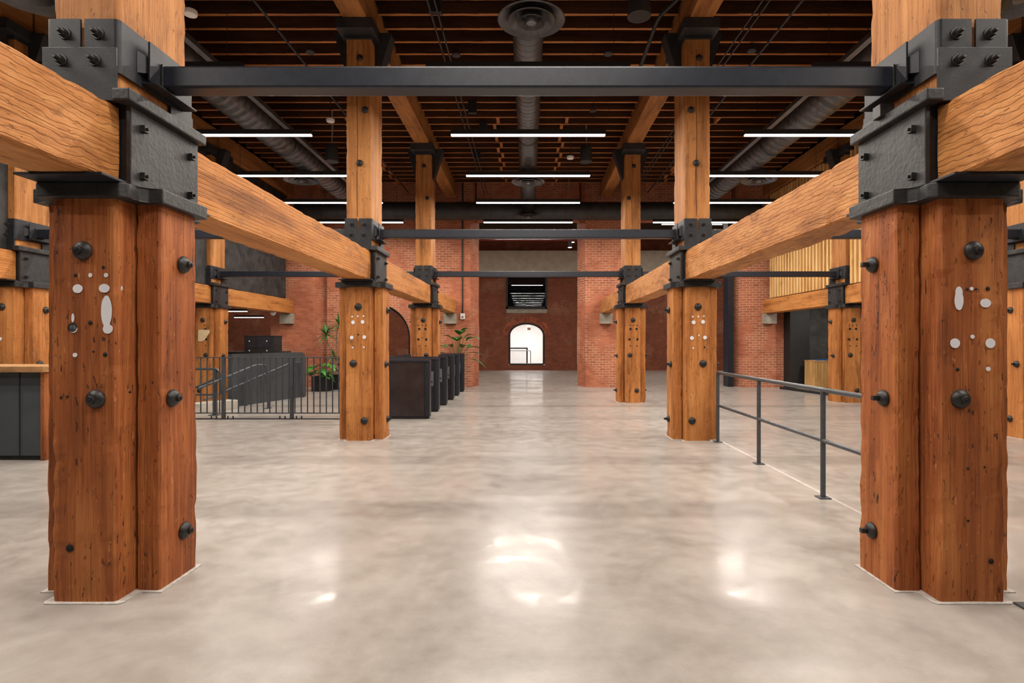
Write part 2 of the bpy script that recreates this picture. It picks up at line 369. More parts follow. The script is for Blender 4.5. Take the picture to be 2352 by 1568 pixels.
# arched steel frame lining of the left bay
bm = bmesh.new()
pts = [(-5.1 - 1.10, WY + .5, 0.02), (-5.1 - 1.10, WY + .5, 1.62)] + [(-5.1 - 1.10 * math.cos(PI * i / 24), WY + .5, 1.62 + 1.10 * math.sin(PI * i / 24)) for i in range(1, 24)] + [(-4.0, WY + .5, 1.62), (-4.0, WY + .5, .02)]
tube(bm, pts, .045, 4)
struct('trim_1', bm, M['steel'])
for i, (x, s) in enumerate(((-1.70, 1), (1.70, -1))):
    struct('trim_%d' % (2 + i), B(x - .018, x + .018, WY + .66, WY + .74, 0, 5.54), M['chrome'])
    struct('trim_%d' % (4 + i), B(x - s * .045 - .03, x - s * .045 + .03, WY + .62, WY + .76, 0, 5.54), M['steel'])
struct('trim_6', B(6.62, 6.80, WY + .1, WY + .55, 0, 5.54), M['steel_b'])
# far wall of the room beyond
WCX = -.08
bm = bmesh.new()
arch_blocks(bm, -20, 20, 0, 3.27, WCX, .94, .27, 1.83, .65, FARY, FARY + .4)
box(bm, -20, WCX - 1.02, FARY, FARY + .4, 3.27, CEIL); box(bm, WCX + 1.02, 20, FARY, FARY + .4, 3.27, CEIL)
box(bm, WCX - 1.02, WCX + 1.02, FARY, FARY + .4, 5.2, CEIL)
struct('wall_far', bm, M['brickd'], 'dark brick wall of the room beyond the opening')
bm = bmesh.new(); box(bm, -20, 20, FARY - .25, FARY - .02, 4.87, 6.2)
struct('trim_7', bm, M['beige'], 'beige bulkhead above the brick of the far room')
struct('trim_17', B(.75, 2.6, FARY - .27, FARY - .252, 4.92, 5.06), M['greyslot'])
struct('trim_8', B(WCX - 1.05, WCX + 1.05, FARY - .012, FARY, 2.98, 3.25), M['concrete'])
# brick arch around the far window
bm = bmesh.new(); nb = 34
for ring in range(2):
    for i in range(nb):
        a0 = PI * (i + .06) / nb; a1 = PI * (i + .94) / nb; h0 = .96 + .16 * ring; r0 = .67 + .16 * ring
        v = []
        for yy in (FARY - .014, FARY + .01):
            for (a, e) in ((a0, 0), (a1, 0), (a1, .145), (a0, .145)):
                v.append(bm.verts.new((WCX - (h0 + e) * math.cos(a), yy, 1.83 + (r0 + e) * math.sin(a))))
        for q in ((0, 1, 2, 3), (4, 7, 6, 5), (0, 4, 5, 1), (1, 5, 6, 2), (2, 6, 7, 3), (3, 7, 4, 0)): bm.faces.new([v[k] for k in q])
struct('trim_9', bm, plain('arch_brick', (.28, .072, .034), .8, 0, .35, 6, .3))
# windows of the far wall
bm = bmesh.new()
ap = [(WCX - .90, FARY + .05, .31), (WCX - .90, FARY + .05, 1.83)] + [(WCX - .90 * math.cos(PI * i / 24), FARY + .05, 1.83 + .61 * math.sin(PI * i / 24)) for i in range(1, 24)] + [(WCX + .90, FARY + .05, 1.83), (WCX + .90, FARY + .05, .31), (WCX - .90, FARY + .05, .31)]
for a, b in zip(ap, ap[1:]): tube(bm, [a, b], .055, 8)
w1 = struct('window_1', bm, M['black'], 'arched window glowing white in the far brick wall')
bm = bmesh.new(); vs = [bm.verts.new((p[0], FARY + .06, p[2])) for p in ap[:-1]]; bm.faces.new(vs); g = obj('pane', bm, M['glass'], w1)
bm = bmesh.new()
for (a, b, c, d) in ((WCX - 1.06, WCX - .98, 3.2, 5.2), (WCX + .98, WCX + 1.06, 3.2, 5.2), (WCX - 1.06, WCX + 1.06, 3.2, 3.32), (WCX - 1.06, WCX + 1.06, 5.12, 5.2)): box(bm, a, b, FARY - .06, FARY + .1, c, d)
w2 = struct('window_2', bm, M['black'], 'square dark framed window above the arched window')
obj('pane', B(WCX - .98, WCX + .98, FARY + .02, FARY + .03, 3.32, 5.12), M['glassd'], w2)
# rooms behind the windows
bm = bmesh.new(); X0, X1, Y0, Y1 = -3, 3, FARY + .4, FARY + 4.2
box(bm, X0, X1, Y1, Y1 + .1, 0, 3.1); box(bm, X0 - .1, X0, Y0, Y1, 0, 3.1); box(bm, X1, X1 + .1, Y0, Y1, 0, 3.1); box(bm, X0, X1, Y0, Y1, 3.0, 3.1)
struct('wall_window_room', bm, M['white'], 'white room seen through the arched window')
bm = bmesh.new(); box(bm, X0, X1, Y1, Y1 + .1, 3.12, 6.5); box(bm, X0 - .1, X0, Y0, Y1, 3.12, 6.5); box(bm, X1, X1 + .1, Y0, Y1, 3.12, 6.5); box(bm, X0, X1, Y0, Y1, 6.5, 6.6)
struct('wall_upper_room', bm, M['dkconc'])
def area(name, loc, sx, sy, W, col=LAMP_COL, rot=(0, 0, 0), parent=None, spread=PI):
    d = bpy.data.lights.new(name, 'AREA'); d.shape = 'RECTANGLE'; d.size = sx; d.size_y = sy; d.energy = W; d.color = col; d.spread = spread
    o = bpy.data.objects.new(name, d); C.objects.link(o); o.location = loc; o.rotation_euler = rot
    if parent: o.parent = parent
    return o
def pendant(label, x, y, z, L, group=None, W=LAMP_W, cables=True, hh=.085, hw=.07):
    t = thing('linear_pendant_light', label, 'ceiling light', (x, y, z), 0, group)
    obj('housing', B(-L / 2, L / 2, -hw / 2, hw / 2, .012, hh + .012, bev=.004), M['black'], t)
    obj('diffuser', B(-L / 2 + .01, L / 2 - .01, -hw / 2 + .004, hw / 2 - .004, -.010, .014), M['lamp'], t)
    if cables:
        for s in (-1, 1):
            bm = bmesh.new(); tube(bm, [(s * L * .42, 0, hh), (s * L * .42, 0, (6.98 if z > 4.0 else 2.9 + (4.08 if y > 19 else 0)) - z)], .004, 5); obj('suspension_cable', bm, M['black'], t)
    area('lamp_light', (0, 0, -.013), L - .03, hw, W, parent=t)
    return t
# white room lamps
t = pendant('pale strip light on the ceiling of the white room behind the arched window', -.1, FARY + 1.5, 2.9, 2.2, W=230, cables=False)
for c in t.children:
    if c.type == 'LIGHT': c.data.color = (1, .98, .98); c.data.size_y = 1.5
t = thing('spotlight', 'small beige cylinder spotlight seen through the arched window', 'ceiling light', at(1215, 753, FARY + 1.0))
bm = bmesh.new(); lathe(bm, [(.10, -.09), (.11, -.07), (.11, .08), (.09, .09)], 20, Matrix.Rotation(PI / 2, 4, 'Y')); obj('lamp_head', bm, M['beige'], t, True)
obj('mount', B(-.06, .06, -.04, .04, .1, .62), M['white'], t)
t = thing('stair_gate', 'dark framed mesh guard standing in the white room behind the arched window', 'railing', (-1.0, FARY + 1.2, 0))
bm = bmesh.new(); box(bm, -1.2, .98, -.03, .03, 1.10, 1.17); box(bm, .90, .98, -.03, .03, 0, 1.10); obj('frame', bm, M['steel'], t)
bm = bmesh.new()
for i in range(36): box(bm, -1.2 + i * .058, -1.195 + i * .058, -.004, .004, 0, 1.08)
for i in range(19): box(bm, -1.2, .9, -.004, .004, .02 + i * .058, .025 + i * .058)
obj('mesh_panel', bm, M['greyslot'], t)
bm = bmesh.new(); tube(bm, rounded([(-1.2, -.12, 1.0), (1.13, -.12, 1.0), (1.13, -.12, 0)], .05), .02, 8); obj('handrail', bm, M['greyslot'], t, True)
# upper window lamps
pendant('white strip light glowing inside the square upper window', -.05, FARY + 1.0, 4.53, 1.7, W=12)
# side walls, mezzanine undersides
struct('wall_left', B(-10.7, -10.6, -7, WY, 0, 2.9), M['black'], 'dark wall under the left gallery')
struct('wall_right', B(10.6, 10.7, -7, WY, 0, 2.9), M['dkconc'], 'dark wall under the right gallery')
struct('ceiling_left', B(-10.7, -8.28, -7, WY, 2.9, 3.0), M['black']); struct('ceiling_right', B(8.28, 10.7, -7, WY, 2.9, 3.0), M['black'])
struct('wall_front', B(-20, 20, -7.1, -7, 0, CEIL), M['dkconc'])
ys = [-7, ROW[0] - .34, ROW[0] + .34, ROW[1] - .34, ROW[1] + .34, ROW[2] - .34, ROW[2] + .34, 18.1]
for a, b in zip(ys[0::2], ys[1::2]): struct('wall_gallery_left', B(-7.93, -7.81, a, b, ZG1 + .02, 6.2), M['plaster_b'], 'black plaster wall above the left outer girder')
# slatted wood wall of the right gallery
mback = plain('slat_backing', (.26, .12, .035), .8)
for q, (a, b) in enumerate(zip(ys[0::2], ys[1::2])):
    t = thing('slatted_wall_panel', 'vertical honey wood slats above the right outer girder, %s panel' % ['behind the camera', 'nearest', 'middle', 'farthest'][q], 'wall panel', (7.80, 0, 0))
    obj('backing', B(.03, .09, a, b, ZG1 + .03, 6.2), mback, t)
    bm = bmesh.new(); y = a + .03
    while y + .07 < b:
        box(bm, -.045, .03, y, y + .075, ZG1 + .03, 6.2); y += .18
    obj('slats', bm, M['wood_slat'], t)

# ------------------------------------------------------------------ bolts
def dome_bolt_bm(r=.055, h=.05, square=False):
    bm = bmesh.new()
    lathe(bm, [(r * .96, 0), (r, .004), (r * .97, h * .22), (r * .84, h * .45), (r * .60, h * .66), (r * .42, h * .74)], 24)
    if square: box(bm, -r * .28, r * .28, -r * .28, r * .28, h * .6, h * 1.5, bev=.002)
    else: lathe(bm, [(r * .40, h * .70), (r * .40, h * 1.0), (r * .34, h * 1.06), (r * .18, h * 1.07), (r * .17, h * 1.22), (.001, h * 1.25)], 16)
    return bm
def hex_bolt_bm(r=.028):
    bm = bmesh.new(); lathe(bm, [(r * 1.25, 0), (r * 1.25, .006), (r * 1.2, .008)], 20)
    lathe(bm, [(r * .85, .008), (r * .85, .028), (r * .78, .031)], 6); lathe(bm, [(r * .42, .03), (r * .42, .05), (r * .36, .054)], 12)
    return bm
def sq_bolt_bm(r=.02):
    bm = bmesh.new(); box(bm, -r, r, -r, r, 0, .028, bev=.002); lathe(bm, [(r * .5, .028), (r * .5, .042)], 10); return bm
def mesh_of(name, bm, m, smooth=True):
    o = obj(name, bm, m, None, smooth); me = o.data; bpy.data.objects.remove(o); return me
ME = dict(dome=mesh_of('dome_bolt', dome_bolt_bm(), M['bolt']), sqd=mesh_of('square_bolt', dome_bolt_bm(.052, .05, True), M['bolt']),
          hexb=mesh_of('hex_bolt', hex_bolt_bm(), M['bolt']), sqb=mesh_of('square_nut', sq_bolt_bm(), M['bolt'], False))
bm = bmesh.new(); lathe(bm, [(1, 0), (1, .0015), (.97, .002)], 20); ME['hole'] = mesh_of('hole', bm, M['hole'])
bm = bmesh.new()
vs = []
for i in range(28):
    a = 2 * PI * i / 28; r = 1 + .06 * noise.noise(Vector((math.cos(a) * 2, math.sin(a) * 2, 3))); vs.append((r * math.cos(a), r * math.sin(a)))
prism(bm, vs, 0, .003); ME['plug'] = mesh_of('plug', bm, M['plug'])
def stud(kind, name, parent, loc, face, s=1.0, rot=0.0, sc=None):
    """face: '-y' front, '+x'/'-x' sides, '+y' rear"""
    o = bpy.data.objects.new(name, ME[kind]); C.objects.link(o); o.parent = parent; o.location = loc
    R = {'-y': Matrix.Rotation(PI / 2, 3, 'X'), '+x': Matrix.Rotation(PI / 2, 3, 'Y'), '-x': Matrix.Rotation(-PI / 2, 3, 'Y'), '+y': Matrix.Rotation(-PI / 2, 3, 'X')}[face]
    o.rotation_euler = (R @ Matrix.Rotation(rot, 3, 'Z')).to_euler()
    o.scale = sc or (s, s, s); return o

# ------------------------------------------------------------------ columns
side_w = {-1: 'left', 1: 'right'}
NEAR = {0: 'nearest', 1: 'middle', 2: 'farthest'}
def plus(e, f=0):   # outline of the clustered column grown by e
    a, b, c = CW + e, FL + e, PR + e; d = .1875 + e; k = min(.035, e)
    return [(-a, -c), (a, -c), (a + k, -c + k), (a + k, -d - k), (a + 2 * k, -d), (b, -d), (b, d), (a + 2 * k, d), (a + k, d + k), (a + k, c - k), (a, c), (-a, c), (-a - k, c - k), (-a - k, d + k), (-a - 2 * k, d), (-b, d), (-b, -d), (-a - 2 * k, -d), (-a - k, -d - k), (-a - k, -c + k)]
def column(x, row, s, outer, mat, seed, fills, holes):
    y = ROW[row]; front = -PR; fl_f = -PR + .15
    lab = {(0, False): 'scarred red-brown timber column nearest the camera, %s of the aisle',
           (1, False): 'bolted timber column second along the %s side of the aisle',
           (2, False): 'bolted timber column farthest along the %s side of the aisle',
           (1, True): 'timber column at the far %s edge of the photo, in the outer row',
           (2, True): 'timber column of the outer %s row, standing before the brick pier'}[(row, outer)] % side_w[s]
    t = thing('timber_column', lab, 'column', (x, y, 0))
    obj('core_timber', timber_bm(2 * CW, 2 * PR, ZCAP, 'z', .006, .014, .05, seed), mat, t)
    for k in (-1, 1):
        bm = timber_bm(FL - CW - .006, .375, ZCAP, 'z', .006, .012, .05, seed + 2 * k + 5); shift(bm, k * (CW + .006 + (FL - CW - .006) / 2), 0, 0)
        obj('flank_timber', bm, mat, t)
    bm = bmesh.new(); prism(bm, plus(.022), 0, .007, bev=.003); obj('grout_collar', bm, M['grout'], t)
    for (dx, z) in ((.0, 2.02), (-s * .075 * (1 if row != 1 else -1), 1.17), (s * .09 * (1 if row != 1 else -1), .31)):
        if row == 0 and z < .5: continue
        stud('dome', 'bolt', t, (dx, front - .004, z), '-y')
    for (dy, z) in ((.03, 1.99), (-.08, 1.15), (.04, .29)):
        stud('sqd' if (s > 0) else 'dome', 'bolt', t, (-s * (FL + .004), dy, z), '-x' if s > 0 else '+x')
    if outer or row:
        for (dy, z) in ((.03, 1.99), (-.08, 1.15), (.04, .29)):
            stud('dome', 'bolt', t, (s * (FL + .004), dy, z), '+x' if s > 0 else '-x')
    for (dx, z, r) in holes: stud('hole', 'bolt_hole', t, (dx, front - .005, z), '-y', sc=(r, r, 1))
    for (dx, z, rx, rz_) in fills: stud('plug', 'white_filler_patch', t, (dx, front - .004, z), '-y', sc=(rx, rz_, 1))
    return t
def px_local(px, py, x, row):   # pixel on a column's front face -> local x, z
    p = at(px, py, ROW[row] - PR); return p.x - x, p.z
def conv(lst, x, row):
    out = []
    for e in lst:
        a, b = px_local(e[0], e[1], x, row); k = (ROW[row] - PR) / F; out.append((a, b) + tuple(v * k for v in e[2:]))
    return out
LF = [(180, 663, 11, 10), (241, 662, 12, 10), (209, 632, 4, 5), (245, 632, 4.5, 5), (246, 715, 12, 36), (249, 755, 11, 11), (170, 755, 9, 9), (169, 730, 3, 10), (174, 815, 5, 5), (281, 662, 2, 5)]
LH = [(209, 741, 5), (243, 814, 5), (168, 752, 11), (175, 632, 4), (239, 614, 3.5), (216, 807, 2.5), (157, 910, 3), (142, 912, 3), (300, 900, 3), (162, 1258, 9)]
RF = [(2201, 690, 10, 22), (2201, 672, 8, 14), (2262, 696, 12, 10), (2192, 788, 11, 11), (2273, 788, 11, 11), (2268, 847, 5, 5), (2230, 663, 4, 4), (2232, 773, 4.5, 4.5)]
RH = [(2267, 663, 5), (2220, 664, 3), (2240, 664, 3), (2198, 848, 4), (2275, 1288, 6), (2222, 1195, 3), (2222, 1075, 3), (2260, 1072, 2.5)]
L2F = [(811, 740, 4.2, 4.5), (833, 739, 4.2, 4.5), (808, 775, 4, 4.3), (837, 774, 4, 4.3), (809, 727, 2, 2.2), (822, 726, 2, 2), (835, 726, 2, 2), (810, 798, 2, 2), (836, 797, 2, 2)]
L2H = [(823, 768, 1.8)]
R2F = [(1593, 740, 4.4, 4.4), (1614.5, 739, 4.4, 4.4), (1589, 776, 4.4, 4.4), (1619, 775, 4.4, 4.4), (1591, 727, 2, 2), (1603.5, 727, 2, 2), (1616.5, 726, 2, 2), (1605, 770, 1.6, 2), (1592, 799, 2, 2)]
R2H = [(1618, 797, 2)]
def grid3(cx):
    return [(cx - 7, 755, 2.6), (cx + 7, 755, 2.6), (cx - 9, 779, 2.6), (cx + 9, 779, 2.6), (cx - 8, 747, 1.3), (cx, 747, 1.3), (cx + 8, 747, 1.3), (cx - 7, 794, 1.3), (cx + 8, 794, 1.3), (cx, 775, 1)]
column(-COLX, 0, -1, False, M['wood_red'], 1, conv(LF, -COLX, 0), conv(LH, -COLX, 0))
column(COLX, 0, 1, False, M['wood_red'], 2, conv(RF, COLX, 0), conv(RH, COLX, 0))
column(-COLX, 1, -1, False, M['wood_col'], 3, conv(L2F, -COLX, 1), conv(L2H, -COLX, 1))
column(COLX, 1, 1, False, M['wood_col'], 4, conv(R2F, COLX, 1), conv(R2H, COLX, 1))
column(-COLX, 2, -1, False, M['wood_col'], 5, [], conv(grid3(970), -COLX, 2))
column(COLX, 2, 1, False, M['wood_col'], 6, [], conv(grid3(1455), COLX, 2))
ol = column(-OUTX, 2, -1, True, M['wood_col'], 7, [], conv([(472, 756, 2.6), (474, 779, 2.6), (470, 747, 1.3), (472, 793, 1.3)], -OUTX, 2))
column(OUTX, 2, 1, True, M['wood_col'], 8, [], conv(grid3(1959), OUTX, 2))
column(-OUTX, 1, -1, True, M['wood_col'], 9, conv([(1, 778, 4, 4)], -OUTX, 1), [])
column(OUTX, 1, 1, True, M['wood_col'], 10, [], [])
# pale patched wood plate on the outer left column
bm = bmesh.new(); pts = [px_local(a, b, -OUTX, 2) for a, b in ((456, 757), (482, 757), (482, 764), (470, 781), (462, 784), (455, 783))]
v0 = [bm.verts.new((a, -PR - .012, b)) for a, b in pts]; v1 = [bm.verts.new((a, -PR - .004, b)) for a, b in pts]
bm.faces.new(v0); bm.faces.new(v1[::-1])
for i in range(len(v0)): bm.faces.new((v0[i], v0[(i + 1) % 6], v1[(i + 1) % 6], v1[i]))
o = obj('patch_board', bm, plain('pale_patch_wood', (.62, .47, .28), .6, 0, .1, 10), ol); o['label'] = 'pale cream wood patch'

# ------------------------------------------------------------------ capitals with girder castings
def capital(x, row, s, outer):
    t = thing('girder_casting', ('black iron girder seat on %s') % COLNAME[(row, s, outer)], 'iron bracket', (x, ROW[row], ZCAP))
    bm = bmesh.new(); prism(bm, plus(.045), 0, .085, bev=.008); obj('capital_plate', bm, M['cast'], t)
    obj('bearing_plate', B(-.24, .24, -.52, .52, .085, .10, bev=.003), M['steel'], t)
    for k in (-1, 1):
        obj('side_plate', B(*sorted((k * .225, k * .255)), -.315, .345, .085, .555, bev=.006), M['cast'], t)
        bm = bmesh.new(); z0 = .545
        for (a, b, c, d) in ((.20, .30, z0, z0 + .07),): box(bm, *sorted((k * a, k * b)), -.39, .37, c, d, bev=.01)
        obj('top_ledge', bm, M['cast'], t)
        for dy, z in ((-.22, .16), (.25, .17), (-.22, .44), (.25, .43)):
            stud('sqb', 'nut', t, (k * .256, dy, z), '+x' if k > 0 else '-x')
    obj('web', B(-.222, .222, -.29, .31, .102, .55), M['steel'], t)
    if row == 0 and s > 0:   # lugs left of an old bracket
        bm = bmesh.new(); box(bm, -.33, -.24, -.02, .06, .60, .68, bev=.004); box(bm, -.30, -.22, .08, .22, .60, .63, bev=.003)
        obj('lug', bm, M['bolt'], t)
    return t
COLNAME = {}
for s in (-1, 1):
    COLNAME[(0, s, False)] = 'the nearest %s aisle column' % side_w[s]
    COLNAME[(1, s, False)] = 'the second %s aisle column' % side_w[s]
    COLNAME[(2, s, False)] = 'the farthest %s aisle column' % side_w[s]
    COLNAME[(1, s, True)] = 'the outer column at the %s photo edge' % side_w[s]
    COLNAME[(2, s, True)] = 'the outer %s column before the brick pier' % side_w[s]
# upper posts and clamp brackets
ZP = ZG1 + .03; ZTOP = 6.06
def post(x, row, s, outer, mat, seed):
    nm = COLNAME[(row, s, outer)]
    t = thing('upper_post', 'honey timber post rising over ' + nm, 'post', (x, ROW[row], ZP))
    z1 = ZTOP - ZP
    obj('timber', timber_bm(2 * CW, 2 * (PR - .015), z1, 'z', .005, .014, .06, seed), mat, t)
    bm = bmesh.new()
    if row:  # drying crack down the front
        pts = [(-.02 + .012 * noise.noise(Vector((0, seed, z * 1.5))), -(PR - .015) - .004, z) for z in [i * .12 for i in range(4, int(z1 / .12))]]
        vs = []
        for i, p in enumerate(pts):
            w_ = .0015 + .003 * abs(noise.noise(Vector((seed, 2, i * .3))))
            vs.append((bm.verts.new((p[0] - w_, p[1], p[2])), bm.verts.new((p[0] + w_, p[1], p[2])), bm.verts.new((p[0], p[1] + .01, p[2]))))
        for a, b in zip(vs, vs[1:]):
            bm.faces.new((a[0], a[1], b[1], b[0])); bm.faces.new((a[1], a[2], b[2], b[1])); bm.faces.new((a[2], a[0], b[0], b[2]))
        obj('drying_crack', bm, M['hole'], t)
    else: bm.free()
    for dx, z in ((-.02 * s, 4.18), (-.10 * s, 4.98), (.02, 5.76)):
        stud('dome', 'bolt', t, (dx, -(PR - .015) - .006, z - ZP), '-y', .9)
    return t
def bracket(x, row, s, outer, sides):
    t = thing('clamp_bracket', 'black steel clamp with four bolts over ' + COLNAME[(row, s, outer)], 'steel bracket', (x, ROW[row], 3.0))
    f = -(PR - .015) - .012
    fy = f - .014
    for k in (-1, 1):   # bent straps that wrap each side
        bm = bmesh.new()
        xo = CW + .022; r = .03
        path = [(k * .012, fy), (k * (xo - r), fy)]
        for i in range(1, 7):
            a = PI / 2 * i / 6; path.append((k * (xo - r + r * math.sin(a)), fy + r - r * math.cos(a)))
        path.append((k * xo, -fy))
        th = .013; inner = []
        for i, (px_, py_) in enumerate(path):
            a = path[max(i - 1, 0)]; b = path[min(i + 1, len(path) - 1)]
            d = Vector((b[0] - a[0], b[1] - a[1])).normalized(); n_ = Vector((-d.y, d.x)) * k
            inner.append((px_ + n_.x * th, py_ + n_.y * th))
        prism(bm, path + inner[::-1], .04, .345, bev=0)
        obj('bent_strap', bm, M['steel'], t, True)
        obj('lower_strap', B(*sorted((k * (xo - .012), k * (xo + .001))), .12, .36, -.06, .05), M['steel'], t)
    obj('cover_plate', B(-CW - .028, CW + .018, fy - .018, fy - .001, -.13, .175, bev=.003), M['steel'], t)
    for dx in (-.10, .09):
        stud('hexb', 'bolt', t, (dx, fy - .001, .26), '-y'); stud('hexb', 'bolt', t, (dx - .006, fy - .018, .10), '-y')
    for k in sides:  # brace shoe: stiffener plate, gusset and shelf
        xo = CW + .024
        obj('stiffener_plate', B(*sorted((k * (xo + .045), k * (xo + .057))), -.17, .13, .075, .31, bev=.002), M['steel'], t)
        obj('shelf_plate', B(*sorted((k * xo, k * (xo + .085))), -.16, .26, .06, .073, bev=.002), M['steel'], t)
        bm = bmesh.new()
        v = [bm.verts.new(p) for p in ((k * xo, -.20, .11), (k * xo, -.20, .24), (k * (xo + .044), -.14, .22), (k * (xo + .044), -.14, .13), (k * xo, -.10, .11), (k * xo, -.10, .24))]
        for q in ((0, 1, 2, 3), (0, 3, 4), (1, 5, 2), (3, 2, 5, 4), (0, 4, 5, 1)): bm.faces.new([v[i] for i in q])
        obj('gusset', bm, M['steel'], t)
    return t
ALL = [(s * COLX, r, s, False) for r in range(3) for s in (-1, 1)] + [(s * OUTX, r, s, True) for r in (1, 2) for s in (-1, 1)]
for i, (x, r, s, outer) in enumerate(ALL):
    capital(x, r, s, outer)
    post(x, r, s, outer, M['wood_post'], 30 + i)
    bracket(x, r, s, outer, (-1, 1) if not outer else (-s,))

# ------------------------------------------------------------------ brace tubes
def brace(x0, x1, row, label, z=None):
    z = z or (3.105, 3.24)
    t = thing('brace_tube', label, 'steel beam', (0, ROW[row], 0))
    bm = bmesh.new(); box(bm, x0, x1, -.067, .067, z[0], z[1], bev=.013); obj('tube', bm, M['steel_b'], t)
    for e in (x0, x1):
        obj('weld_collar', B(e - .006, e + .006, -.075, .075, z[0] - .008, z[1] + .008, bev=.004), M['bolt'], t)
    return t
gi = COLX - CW - .09; go = COLX + CW + .09; g3 = OUTX - CW - .09
brace(-gi, gi, 0, 'big black steel tube spanning the aisle at the top of the photo', (3.08, 3.215))
brace(-gi, gi, 1, 'square black steel tube spanning the aisle between the second pair of columns')
brace(-gi, gi, 2, 'square black steel tube spanning the aisle between the farthest pair of columns')
for s in (-1, 1):
    for r in range(3):
        a, b = sorted((s * go, s * g3))
        brace(a, b, r, 'black steel tube crossing the %s side bay at the %s row of columns' % (side_w[s], NEAR[r]), (3.08, 3.215) if r == 0 else None)

# ------------------------------------------------------------------ girders
SEGN = ['running from the camera to the nearest column', 'between the nearest and second columns', 'between the second and farthest columns', 'from the farthest column into the brick pier']
def girder(x, y0, y1, label, mat, seed, z0=ZG0, h=ZG1 - ZG0, name='timber_girder', w_=.35, amp=.007):
    bm = timber_bm(w_, y1 - y0, h, 'y', amp, .012, .06, seed); shift(bm, 0, 0, h / 2)
    o = obj(name, bm, mat); o.location = (x, y0, z0); return tag(o, label, 'beam')
g0 = .30
for s in (-1, 1):
    segs = [(-2.2, ROW[0] - g0), (ROW[0] + .32, ROW[1] - g0), (ROW[1] + .32, ROW[2] - g0), (ROW[2] + .32, WY - .02)]
    for i, (a, b) in enumerate(segs):
        girder(s * COLX, a, b, 'honey timber girder %s, %s of the aisle' % (SEGN[i], side_w[s]), M['wood_curl'] if (s > 0 or i == 0) else M['wood_gird'], 50 + i + s * 7)
    for i, (a, b) in enumerate(((ROW[0] + .32, ROW[1] - g0), (ROW[1] + .32, ROW[2] - g0), (ROW[2] + .32, WY - .02))):
        girder(s * OUTX, a, b, 'outer %s timber girder, %s' % (side_w[s], SEGN[i + 1].replace('columns', 'rows')), M['wood_gird'], 70 + i + s * 5, amp=.004)
for x in (-OUTX, -2.55, 2.55, OUTX):
    lab = {-OUTX: 'far left', -2.55: 'left aisle', 2.55: 'right aisle', OUTX: 'far right'}[x]
    tag(obj('corbel_block', B(x - .2, x + .2, WY - .22, WY + .01, 2.08, 2.415, bev=.008), M['concrete']), 'grey concrete corbel under the %s girder end on the brick pier' % lab, 'corbel')
# upper girders, caps
for line in (-3, -1, 1, 3):
    s = 1 if line > 0 else -1; x = s * (COLX if abs(line) == 1 else OUTX)
    for i, (a, b) in enumerate(((ROW[0], ROW[1] - .02), (ROW[1] + .02, ROW[2] - .02), (ROW[2] + .02, WY - .02))):
        nm = ('outer ' if abs(line) == 3 else '') + side_w[s]
        lb = ['nearest length of ceiling girder over the %s column row', 'middle length of ceiling girder over the %s column row', 'far length of ceiling girder over the %s column row'][i] % nm
        girder(x, a, b, lb, M['wood_ceil'], 90 + i + line, 6.25, .52, 'ceiling_girder', .36, .005)
    for r in (1, 2):
        t = thing('post_cap', 'black iron cap with knee brackets high over ' + COLNAME[(r, s, abs(line) == 3)], 'iron bracket', (x, ROW[r], 6.06))
        obj('cap_plate', B(-.27, .27, -.55, .55, .03, .19, bev=.01), M['ductb'], t)
        obj('collar', B(-.205, .205, -.36, .36, -.02, .03), M['ductb'], t)
        for k in (-1, 1):
            bm = bmesh.new(); v = []
            for yy in (-.12, .12):
                for (a, b) in ((.20, -.55), (.215, -.55), (.44, .16), (.44, .19), (.20, .19)): v.append(bm.verts.new((k * a, yy, b)))
            bm.faces.new(v[:5]); bm.faces.new(v[5:][::-1])
            for q in range(5): bm.faces.new((v[q], v[(q + 1) % 5], v[5 + (q + 1) % 5], v[5 + q]))
            obj('knee_bracket', bm, M['ductb'], t)
# ------------------------------------------------------------------ joists
first = None; PIT = .4035
bays = [(-1, -5.1, 'left'), (0, 0, 'centre'), (1, 5.1, 'right')]
for (bi, bx, nm) in bays:
    L = 2 * COLX - .40
    prot = None; k = 0; y = 7.60 - 10 * PIT
    while y < WY - .1:
        if prot is None:
            prot = thing('ceiling_joist', 'dark timber joist spanning the %s bay of the ceiling' % nm, 'joist', (bx, y, 6.62), 0, 'ceiling joists over the %s bay' % nm)
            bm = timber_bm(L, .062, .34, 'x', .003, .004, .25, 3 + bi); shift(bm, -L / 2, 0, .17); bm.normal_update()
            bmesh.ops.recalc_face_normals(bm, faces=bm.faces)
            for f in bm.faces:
                if f.normal.z < -.6: f.material_index = 1  # downward faces get the honey timber colour, all other faces the dark one
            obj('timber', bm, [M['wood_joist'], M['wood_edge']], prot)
            j = prot
        else: j = copy_tree(prot); j.location = (bx, y, 6.62)
        j['seq'] = k
        k += 1; y += PIT
    # staggered bridging blocks over the far half
for (bi, bx, nm) in bays:
    js = [o for o in list(C.objects) if o.name.startswith('ceiling_joist') and abs(o.location.x - bx) < .01 and o.location.y > 12.6]
    for o in js:
        q = o['seq']
        for xx in (-.80, .80):
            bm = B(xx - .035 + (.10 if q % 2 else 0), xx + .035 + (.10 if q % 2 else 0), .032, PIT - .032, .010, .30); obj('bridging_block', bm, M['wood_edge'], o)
for o in C.objects:
    if 'seq' in o.keys(): del o['seq']

